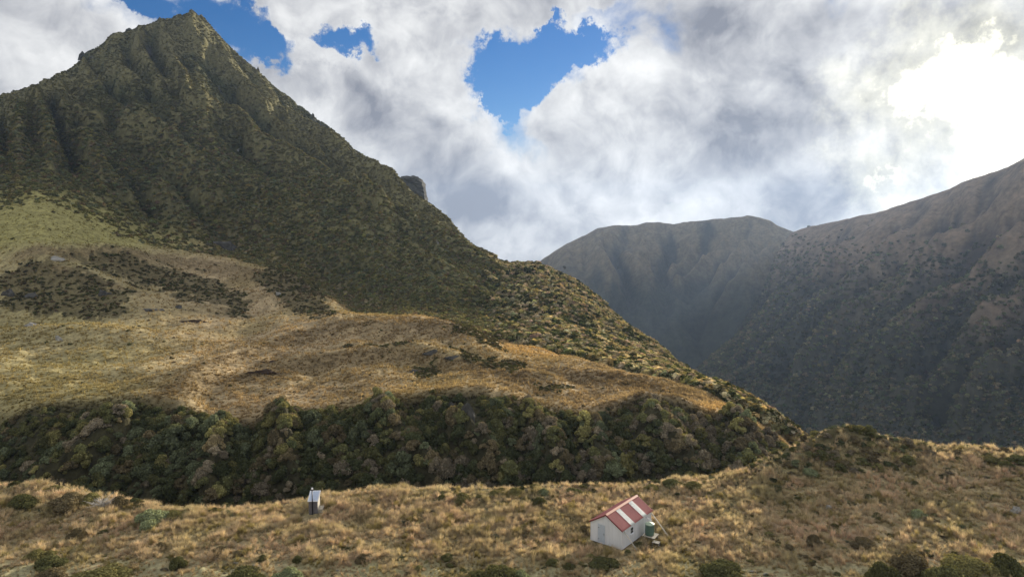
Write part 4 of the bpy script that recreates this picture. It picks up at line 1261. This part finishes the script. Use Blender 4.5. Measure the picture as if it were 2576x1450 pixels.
ROCKS = [  # sheet, x, y, width px, height px, pale, label, t0, t1
    ('M', 1085, 893, 52, 20, 0, 'dark slab of rock on the golden terrace', 120, 320),
    ('M', 1140, 903, 60, 22, 0, 'longer dark slab of rock beside another on the golden terrace', 120, 320),
    ('M', 1040, 938, 46, 16, 0, 'low dark rock on the rim of the golden terrace', 120, 320),
    ('M', 145, 858, 32, 24, 1, 'rounded pale boulder on the grassy slope below the scrubby bank', 120, 420),
    ('M', 78, 822, 40, 16, 1, 'long pale boulder on the grassy slope below the scrubby bank', 120, 420),
    ('M', 75, 750, 44, 22, 0, 'broad grey rock face among dark scrub above the pale boulders', 140, 480),
    ('M', 15, 745, 40, 22, 0, 'grey rock beside the rock face among dark scrub', 140, 480),
    ('M', 260, 745, 30, 20, 0, 'grey rock at the end of the dark scrub bank', 140, 480),
    ('M', 385, 782, 60, 18, 0, 'long grey rock along the foot of a grassy bank', 140, 480),
    ('M', 448, 776, 28, 14, 0, 'small grey rock beside the long one under the bank', 140, 480),
    ('M', 130, 655, 44, 16, 1, 'pale streak of rock high on the grassy slope', 200, 560),
    ('M', 700, 742, 26, 12, 1, 'pale rock on the scrubby spur', 140, 480),
    ('M', 1095, 612, 20, 12, 1, 'pale rock high on the mountain flank', 300, 900),
    ('M', 560, 625, 90, 44, 0, 'dark rock bluff at the foot of the mountain', 300, 900),
    ('M', 600, 385, 22, 26, 1, 'pale rock slab in a gully of the mountain', 400, 1100),
    ('M', 1178, 1045, 40, 66, 0, 'dark wet rock face in the scrub bluff', 90, 220),
    ('M', 1132, 1025, 26, 34, 0, 'smaller dark rock face in the scrub bluff', 90, 220),
    ('M', 1420, 672, 10, 8, 0, 'small rock on the scrub shoulder', 200, 900),
    ('G', 2092, 1280, 30, 16, 1, 'whitish boulder in the tussock slope', 50, 130),
    ('G', 2560, 1290, 34, 26, 1, 'pale boulder highest on the tussock slope beyond the hut', 50, 130),
    ('G', 1918, 1330, 14, 7, 1, 'small whitish stone in the tussock slope', 50, 130),
    ('G', 590, 1418, 20, 8, 1, 'flat bleached stone on the turf', 50, 130),
    ('G', 640, 1425, 26, 6, 1, 'long flat bleached stone on the turf', 50, 130),
    ('G', 1895, 1440, 24, 8, 1, 'pale stone beside the long dark olive shrub', 50, 130),
    ('G', 1925, 1446, 16, 8, 1, 'small pale stone beside the long dark olive shrub', 50, 130),
    ('G', 850, 1436, 14, 6, 1, 'small pale stone on the turf beside the silvery shrub', 50, 130),
    ('G', 1000, 1240, 24, 12, 0, 'grey boulder on the terrace lip at the foot of the bluff', 50, 130),
    ('G', 320, 1266, 22, 12, 1, 'pale stone beside the brown shrub above the gully', 50, 130),
]
for i, (sh, a, b, w_, h_, pale, lab, t0, t1) in enumerate(ROCKS):
    p = sheet_hit(SM if sh == 'M' else SG, a, b, t0, t1)
    dist = np.linalg.norm(p - CAM)
    me = rock_mesh('rock_%d' % i, 300 + i, M_rock_pale if pale else M_rock, 2, 1.0)
    o = link('rock', me, label=lab, category='rock', group='rocks lying about')
    w = w_ / FV * dist * 0.5; h = h_ / FV * dist * 0.55
    o.location = (p[0], p[1] + w * 0.3, p[2] + h * 0.02); o.scale = (w, w * 0.45, h * 1.25); o.rotation_euler = (0, 0, rng.uniform(-0.3, 0.3))


def hull_rock(name, outline, r0, r1, label, depth_in=0.8, mat=None, group=None):
    bm = bmesh.new()
    pts_ = []
    o_ = np.array(outline, float); ctr = o_.mean(0)
    for (a, b) in outline:
        pts_.append(at_r(a, b, r0 + rng.uniform(0, 4)))
        a2 = ctr[0] + (a - ctr[0]) * depth_in; b2 = ctr[1] + (b - ctr[1]) * depth_in
        pts_.append(at_r(a2, b2, r1)); pts_.append(at_r(a2, b2, r0 - (r1 - r0) * 0.4))
    base = np.mean(pts_, 0)
    for q in pts_:
        bm.verts.new(Vector(q - base))
    bmesh.ops.convex_hull(bm, input=bm.verts)
    bmesh.ops.delete(bm, geom=[v_ for v_ in bm.verts if not v_.link_faces], context='VERTS')
    bmesh.ops.subdivide_edges(bm, edges=bm.edges, cuts=3, use_grid_fill=True)
    sz = max(v_.co.length for v_ in bm.verts)
    for v_ in bm.verts:
        v_.co += Vector(rng.normal(size=3)) * sz * 0.02
    me = bpy.data.meshes.new(name); bm.to_mesh(me); bm.free(); me.materials.append(mat or M_tor)
    o = link(name, me, label=label, category='rock')
    o.location = base
    if group: o['group'] = group
    return o


M_tor = plain('dark_tor', (0.085, 0.085, 0.075), 0.95, 0.5, 0.35, bump=0.6)
hull_rock('rock_tor', [(998, 450), (1010, 444), (1040, 441), (1060, 449), (1069, 464), (1074, 490), (1077, 522), (1045, 530), (1000, 490)], 696, 720, 'dark blocky rock tor jutting from the long mountain ridge')
for (a, b, w_, h_, lab) in [(402, 57, 9, 15, 'tiny rock pinnacle beside the summit'), (649, 184, 7, 16, 'rock spike on the upper ridge'), (787, 294, 6, 10, 'small rock spike halfway down the ridge'),
                            (325, 78, 12, 8, 'squarish rock knob on the shorter summit ridge'), (285, 92, 12, 8, 'lower rock knob on the shorter summit ridge'), (207, 146, 12, 18, 'rock step low on the shorter summit ridge')]:
    rr_ = float(np.interp(a, [q[0] for q in sky_l], [q[2] for q in sky_l]))
    hull_rock('rock_pinnacle', [(a - w_, b + 6), (a - w_ * 0.7, b - h_ * 0.5), (a, b - h_), (a + w_ * 0.5, b - h_ * 0.6), (a + w_, b + 8)], rr_ - 3, rr_ + 5, lab, group='rock points on the mountain ridge')

# eroded peat banks
for (a, b, w_, h_, lab) in [(662, 940, 84, 16, 'dark eroded peat bank cut into the golden terrace'), (672, 912, 56, 10, 'second eroded peat bank just above the larger one'), (485, 810, 66, 8, 'thin dark peat cut at the foot of the grassy spur')]:
    p = sheet_hit(SM, a, b, 120, 420); dist = np.linalg.norm(p - CAM)
    me = rock_mesh('peat_bank', int(a), M_peat, 2, 1.0, 1.6)
    o = link('peat_bank', me, label=lab, category='bank', group='eroded peat banks')
    o.location = (p[0], p[1] + 0.5, p[2]); w = w_ / FV * dist * 0.5; o.scale = (w, 1.4, h_ / FV * dist * 0.7); o.rotation_euler = (0, 0, 0.12)

# ------------------------------------------------------------------ the hut
M_white = plain('white_paint', (0.80, 0.81, 0.83), 0.55, 0.10, 3.0, streak=True)
M_white2 = plain('chalky_white_paint', (0.76, 0.77, 0.79), 0.6, 0.12, 2.0, streak=True)
M_door = plain('pale_blue_paint', (0.55, 0.61, 0.68), 0.5, 0.08, 4.0)
M_red = plain('faded_red_roof_paint', (0.38, 0.125, 0.115), 0.75, 0.16, 1.2, streak=True)
M_dkred = plain('dark_red_paint', (0.20, 0.035, 0.035), 0.5, 0.15, 4)
M_cap = plain('salmon_ridge_metal', (0.60, 0.25, 0.16), 0.4, 0.12, 3)
M_clear = plain('white_translucent_roof_sheet', (0.62, 0.64, 0.61), 0.5, 0.08, 3)
M_glass = plain('dark_window_glass', (0.02, 0.03, 0.028), 0.08, 0.2, 5)
M_pole = plain('weathered_pole', (0.62, 0.58, 0.50), 0.7, 0.15, 6)
M_iron = plain('dark_metal', (0.06, 0.06, 0.065), 0.5, 0.2, 8)
M_tank = plain('green_tank_plastic', (0.085, 0.16, 0.125), 0.45, 0.12, 3)
M_lid = plain('pale_green_lid', (0.42, 0.52, 0.38), 0.5, 0.12, 4)
M_timber = plain('grey_timber', (0.30, 0.27, 0.24), 0.85, 0.25, 5, bump=0.3)
M_ply = plain('weathered_ply', (0.50, 0.46, 0.38), 0.8, 0.2, 3, streak=True)
M_greyw = plain('dark_grey_boards', (0.16, 0.15, 0.155), 0.85, 0.2, 5, streak=True)
M_black = plain('black_pipe', (0.012, 0.012, 0.016), 0.4, 0.1, 5)
M_blueroof = plain('pale_blue_roof', (0.52, 0.60, 0.74), 0.4, 0.10, 3)


def box_mesh(name, lo, hi, mat, bevel=0.0):
    bm = bmesh.new()
    bmesh.ops.create_cube(bm, size=1.0)
    lo, hi = Vector(lo), Vector(hi)
    for v_ in bm.verts:
        v_.co = Vector([lo[i] + (v_.co[i] + 0.5) * (hi[i] - lo[i]) for i in range(3)])
    if bevel:
        bmesh.ops.bevel(bm, geom=bm.edges, offset=bevel, segments=1, affect='EDGES')
    me = bpy.data.meshes.new(name); bm.to_mesh(me); bm.free(); me.materials.append(mat)
    return me


def box(name, lo, hi, mat, parent, bevel=0.0):
    return link(name, box_mesh(name, lo, hi, mat, bevel), parent)


def prism(name, poly, axis, a0, a1, mat, parent):
    """polygon in the two other axes, extruded along axis"""
    vs_ = []
    for t in (a0, a1):
        for (p_, q_) in poly:
            vs_.append({'x': (t, p_, q_), 'y': (p_, t, q_), 'z': (p_, q_, t)}[axis])
    k_ = len(poly)
    fs_ = [list(range(k_))[::-1], list(range(k_, 2 * k_))] + [[i, (i + 1) % k_, k_ + (i + 1) % k_, k_ + i] for i in range(k_)]
    me = bpy.data.meshes.new(name); me.from_pydata(vs_, [], fs_); me.materials.append(mat)
    bm = bmesh.new(); bm.from_mesh(me); bmesh.ops.recalc_face_normals(bm, faces=bm.faces); bm.to_mesh(me); bm.free()
    return link(name, me, parent)


def tube(name, p, q, r, mat, parent, seg=10, r1=None):
    p, q = Vector(p), Vector(q)
    bm = bmesh.new()
    bmesh.ops.create_cone(bm, cap_ends=True, segments=seg, radius1=r, radius2=r if r1 is None else r1, depth=(q - p).length)
    M = Matrix.Translation((p + q) / 2) @ (q - p).to_track_quat('Z', 'Y').to_matrix().to_4x4()
    bmesh.ops.transform(bm, matrix=M, verts=bm.verts)
    me = bpy.data.meshes.new(name); bm.to_mesh(me); bm.free(); me.materials.append(mat)
    for p_ in me.polygons:
        p_.use_smooth = len(p_.vertices) == 4
    return link(name, me, parent)


hut = thing('hut', 'small white hut with a red gabled roof on the tussock terrace', 'hut', (HUTC[0], HUTC[1], 0.0), -HYAW)
# gable walls: the front one carries the door
pent = [(-HW, 0.05), (0, 0.05), (0, HH), (-HW / 2, HH + HR), (-HW, HH)]
wf = prism('front_wall', pent, 'y', 0.0, 0.1, M_white, hut)
wb = prism('back_wall', pent, 'y', HL - 0.1, HL, M_white, hut)
box('side_wall', (-0.1, 0.1, 0.05), (-0.002, HL - 0.1, HH - 0.03), M_white2, hut)
box('side_wall', (-HW + 0.002, 0.1, 0.05), (-HW + 0.1, HL - 0.1, HH - 0.03), M_white2, hut)
for px in (-HW + 0.02, -1.83, -0.02):
    top = HH + HR * (1 - abs(px + HW / 2) / (HW / 2)) - 0.12
    box('batten', (px - 0.025, -0.018, 0.06), (px + 0.025, 0.0, top), M_white, hut)
for k_ in range(1, 5):
    py = HL * k_ / 5
    box('batten', (0.0, py - 0.02, 0.06), (0.015, py + 0.02, HH - 0.08), M_white2, hut)
box('base_board', (-HW, -0.022, 0.04), (0, -0.002, 0.13), M_white2, hut)
box('base_board', (0.001, 0.0, 0.04), (0.02, HL, 0.13), M_white2, hut)
# door
dr = box('door', (-2.75, -0.03, 0.16), (-1.97, -0.004, 1.98), M_door, hut, 0.006)
for lo, hi in (((-2.81, -0.026, 0.14), (-2.76, -0.002, 2.03)), ((-1.96, -0.026, 0.14), (-1.91, -0.002, 2.03)), ((-2.81, -0.026, 2.035), (-1.91, -0.002, 2.08))):
    box('door_frame', lo, hi, M_white2, dr)
box('handle', (-2.06, -0.075, 0.98), (-2.03, -0.03, 1.14), M_iron, dr)
box('hinge', (-2.74, -0.04, 0.45), (-2.6, -0.03, 0.5), M_iron, dr)
box('hinge', (-2.74, -0.04, 1.62), (-2.6, -0.03, 1.67), M_iron, dr)
# window in the side wall
wn = box('window', (0.0, 1.72, 1.05), (0.035, 2.28, 1.72), M_white, hut)
box('pane', (0.036, 1.77, 1.11), (0.042, 2.23, 1.67), M_glass, wn)
box('glazing_bar', (0.042, 1.77, 1.37), (0.052, 2.23, 1.40), M_white, wn)
box('sill', (0.0, 1.64, 0.98), (0.12, 2.36, 1.045), M_white, wn)
# piles
for (px, py) in [(-0.2, 0.3), (-0.2, 2.2), (-0.2, 4.1), (-0.2, 6.0), (-3.4, 0.3), (-3.4, 2.2), (-3.4, 4.1), (-3.4, 6.0)]:
    tube('pile', (px, py, -0.5), (px, py, 0.05), 0.09, M_timber, hut, 8)


# roof: corrugated sheets, two clear strips, ridge cap, barge boards
def roof_sheet(name, side, y0, y1, mat, parent, lift=0.0, lam=0.15):
    ny = max(8, int((y1 - y0) / lam * 6)); ns = 8
    ys = np.linspace(y0, y1, ny)
    ov = 0.13
    run = HW / 2 + ov; slope = HR / (HW / 2); nl = math.hypot(1, slope)
    nrm = np.array([slope / nl, 1 / nl])
    vs_ = []
    for lay in (0.0, -0.012):
        for i in range(ns + 1):
            t = i / ns * run
            for yy in ys:
                h_ = 0.014 * math.cos(2 * PI * yy / lam) + lift + lay + 0.055
                xx = t + nrm[0] * h_; zz = HH + HR - slope * t + nrm[1] * h_
                vs_.append((-HW / 2 + side * xx, yy, zz))
    w_ = ny; L_ = (ns + 1) * ny
    fs_ = []
    for i in range(ns):
        for j in range(ny - 1):
            a = i * w_ + j
            fs_.append([a, a + 1, a + w_ + 1, a + w_]); fs_.append([L_ + a, L_ + a + w_, L_ + a + w_ + 1, L_ + a + 1])
    for j in range(ny - 1):
        a = j; b = ns * w_ + j
        fs_.append([a + 1, a, L_ + a, L_ + a + 1]); fs_.append([b, b + 1, L_ + b + 1, L_ + b])
    for i in range(ns):
        a = i * w_; b = i * w_ + ny - 1
        fs_.append([a, a + w_, L_ + a + w_, L_ + a]); fs_.append([b + w_, b, L_ + b, L_ + b + w_])
    me = bpy.data.meshes.new(name); me.from_pydata(vs_, [], fs_); me.materials.append(mat)
    bm = bmesh.new(); bm.from_mesh(me); bmesh.ops.recalc_face_normals(bm, faces=bm.faces); bm.to_mesh(me); bm.free()
    for p_ in me.polygons:
        p_.use_smooth = True
    return link(name, me, parent)


roof = prism('roof', [(-HW - 0.10, HH - 0.06), (-HW / 2, HH + HR), (0.10, HH - 0.06), (0.10, HH - 0.02), (-HW / 2, HH + HR + 0.035), (-HW - 0.10, HH - 0.02)], 'y', -0.06, HL + 0.06, M_white2, hut)
seg = [0.0, 0.27, 0.37, 0.665, 0.765, 1.0]
yy = [-0.10 + q * (HL + 0.2) for q in seg]
for k_ in range(5):
    if k_ in (1, 3):
        roof_sheet('skylight_sheet', 1, yy[k_] - 0.05, yy[k_ + 1] + 0.05, M_clear, roof, 0.022)
    else:
        roof_sheet('roof_sheet', 1, yy[k_], yy[k_ + 1], M_red, roof)
for k_ in range(4):
    a = -0.10 + k_ * (HL + 0.2) / 4
    roof_sheet('roof_sheet', -1, a, a + (HL + 0.2) / 4 + (0.04 if k_ < 3 else 0), M_red, roof, 0.004 * (k_ % 2))
prism('ridge_cap', [(-HW / 2 - 0.19, HH + HR - 0.02), (-HW / 2, HH + HR + 0.105), (-HW / 2 + 0.19, HH + HR - 0.02), (-HW / 2 + 0.19, HH + HR + 0.005), (-HW / 2, HH + HR + 0.14), (-HW / 2 - 0.19, HH + HR + 0.005)], 'y', -0.13, HL + 0.13, M_cap, roof)
sl = HR / (HW / 2)
for y0 in (-0.125, HL + 0.095):
    for sd in (1, -1):
        x1 = -HW / 2 + sd * (HW / 2 + 0.13); zt = HH - sl * 0.13
        prism('barge_board', [(-HW / 2, HH + HR - 0.07), (-HW / 2, HH + HR + 0.06), (x1, zt + 0.06), (x1, zt - 0.07)], 'y', y0, y0 + 0.03, M_dkred, roof)
# braces from the eaves down to pegs in the turf
inv = Matrix.Rotation(HYAW, 4, 'Z') @ Matrix.Translation((-HUTC[0], -HUTC[1], 0))
for (wa, g_) in (((0.02, 0.35, 1.86), at_z(1608, 1386, -0.05)), ((0.02, 6.2, 1.90), at_z(1691, 1359, 0.0))):
    e = inv @ Vector(g_)
    zg = float(SG.height(np.array([g_[0]]), np.array([g_[1]]))[0])
    for off in (-0.045, 0.045):
        tube('brace', (wa[0], wa[1] + off, wa[2]), (e.x, e.y + off, zg - 0.15), 0.025, M_pole, hut, 8)
tube('gutter_pipe', (0.07, 5.0, 1.78), (0.9, 4.75, 1.62), 0.03, M_white, hut, 8)

# water tank on its stand
wt = at_z(1636, 1356, -0.1)
zt = float(SG.height(wt[:1], wt[1:2])[0])
st = thing('tank_stand', 'low grey timber stand under the green water tank', 'stand', (wt[0], wt[1], zt), -HYAW + 0.1)
for (px, py) in [(-0.5, -0.5), (0.5, -0.5), (-0.5, 0.5), (0.5, 0.5), (0, -0.5), (0, 0.5)]:
    box('post', (px - 0.07, py - 0.07, -0.25), (px + 0.07, py + 0.07, 0.42), M_timber, st)
for k_ in range(6):
    box('deck_board', (-0.66, -0.66 + k_ * 0.222, 0.50), (0.66, -0.66 + k_ * 0.222 + 0.205, 0.55), M_ply, st)
for py in (-0.56, 0.5):
    box('bearer', (-0.64, py, 0.42), (0.64, py + 0.07, 0.50), M_timber, st)
tk = thing('water_tank', 'round green water tank with a pale lid beside the hut', 'water tank', (wt[0] - 0.1, wt[1] + 0.05, zt + 0.555), -HYAW)


def lathe(name, prof, mat, parent, seg=28):
    vs_ = [(r_ * math.cos(2 * PI * k_ / seg), r_ * math.sin(2 * PI * k_ / seg), z_) for (r_, z_) in prof for k_ in range(seg)]
    fs_ = [[i * seg + k_, i * seg + (k_ + 1) % seg, (i + 1) * seg + (k_ + 1) % seg, (i + 1) * seg + k_] for i in range(len(prof) - 1) for k_ in range(seg)]
    fs_.append(list(range(seg))[::-1]); fs_.append([(len(prof) - 1) * seg + k_ for k_ in range(seg)])
    me = bpy.data.meshes.new(name); me.from_pydata(vs_, [], fs_); me.materials.append(mat)
    for p_ in me.polygons:
        p_.use_smooth = len(p_.vertices) == 4
    return link(name, me, parent)


prof = [(0.50, 0.0)]
for k_ in range(6):
    z0 = 0.06 + k_ * 0.185
    prof += [(0.505, z0), (0.525, z0 + 0.03), (0.525, z0 + 0.12), (0.505, z0 + 0.15)]
prof += [(0.50, 1.2)]
tk.scale = (0.9, 0.9, 0.92)
lathe('body', prof, M_tank, tk)
lathe('lid', [(0.53, 1.2), (0.55, 1.23), (0.50, 1.28), (0.20, 1.36), (0.19, 1.42), (0.02, 1.43)], M_lid, tk)
tube('outlet_tap', (0.48, -0.25, 0.12), (0.62, -0.3, 0.10), 0.025, M_iron, tk, 8)
# downpipe elbow lying on the lid belongs to the hut's gutter; the step box beside the stand
sb = at_z(1650, 1372, -0.15)
so = thing('timber_crate', 'low pale timber box beside the tank stand', 'box', (sb[0], sb[1], float(SG.height(sb[:1], sb[1:2])[0])), -0.5)
for k_ in range(3):
    box('slat', (-0.36, -0.28 + k_ * 0.19, 0.36), (0.36, -0.28 + k_ * 0.19 + 0.17, 0.40), M_ply, so)
for px in (-0.34, 0.28):
    box('side', (px, -0.27, -0.1), (px + 0.06, 0.27, 0.36), M_timber, so)

# ------------------------------------------------------------------ the outhouse
oz = float(SG.height(OUT[:1], OUT[1:2])[0])
ot = thing('outhouse', 'narrow grey outhouse with a pale sloping roof and black vent pipe', 'outhouse', (OUT[0], OUT[1], oz - 0.05), R(3))
OW, OD, OH0, OH1 = 1.02, 1.1, 1.62, 2.26
box('back_wall', (-OW / 2, 0.0, 0.0), (OW / 2, 0.05, OH0), M_greyw, ot)
for k_ in range(5):
    xx = -OW / 2 + 0.01 + k_ * (OW - 0.02) / 5
    box('back_board', (xx, -0.022, 0.02), (xx + (OW - 0.02) / 5 - 0.012, -0.001, OH0 - 0.02), M_greyw, ot)
for sx in (-1, 1):
    x0 = sx * OW / 2
    prism('side_wall', [(0.05, 0.0), (OD, 0.0), (OD, OH1), (0.05, OH0 + 0.02)], 'x', min(x0, x0 - sx * 0.04), max(x0, x0 - sx * 0.04), M_ply, ot)
box('front_wall', (-OW / 2 + 0.041, OD - 0.05, 0.0), (OW / 2 - 0.041, OD - 0.002, OH1 - 0.04), M_ply, ot)
rs = (OH1 - OH0) / OD
rf = prism('roof', [(-0.12, OH0 - 0.12 * rs), (OD + 0.1, OH1 + 0.1 * rs), (OD + 0.1, OH1 + 0.1 * rs + 0.05), (-0.12, OH0 - 0.12 * rs + 0.05)], 'x', -OW / 2 - 0.1, OW / 2 + 0.1, M_white, ot)
prism('roof_panel', [(-0.02, OH0 + 0.052 - 0.02 * rs), (OD - 0.02, OH1 + 0.052 - 0.02 * rs), (OD - 0.02, OH1 + 0.062 - 0.02 * rs), (-0.02, OH0 + 0.062 - 0.02 * rs)], 'x', -OW / 2 + 0.06, OW / 2 - 0.04, M_blueroof, rf)
vp = tube('vent_pipe', (-0.04, -0.17, 0.0), (-0.04, -0.17, 3.02), 0.055, M_black, ot, 12)
tube('pipe_collar', (-0.04, -0.17, 2.86), (-0.04, -0.17, 3.0), 0.10, M_black, vp, 12)
tube('cap', (-0.04, -0.17, 3.02), (-0.04, -0.17, 3.2), 0.13, M_white, vp, 12, 0.09)
prism('vault_box', [(0.25, 0.0), (OD - 0.05, 0.0), (OD - 0.05, 0.62), (0.25, 0.5)], 'x', OW / 2 + 0.001, OW / 2 + 0.48, M_ply, ot)
box('step', (-0.3, OD, 0.0), (0.3, OD + 0.4, 0.18), M_timber, ot)

# ------------------------------------------------------------------ haze over the valley
m, q, o_ = mat_new('valley_air')
pv = q.node('ShaderNodeVolumePrincipled')
pv.inputs['Color'].default_value = (0.50, 0.68, 1.0, 1)
pv.inputs['Density'].default_value = 0.000062
pv.inputs['Anisotropy'].default_value = 0.35
q.l.new(pv.outputs[0], o_.inputs['Volume'])
bm = bmesh.new(); bmesh.ops.create_cube(bm, size=1.0)
lo, hi = Vector((-3610, -1210, -481)), Vector((3610, 4410, 400))
for v_ in bm.verts:
    v_.co = Vector([lo[i] + (v_.co[i] + 0.5) * (hi[i] - lo[i]) for i in range(3)])
me = bpy.data.meshes.new('haze'); bm.to_mesh(me); bm.free(); me.materials.append(m)
link('haze', me, kind='stuff', label='thin pale blue haze filling the valley air', category='haze')
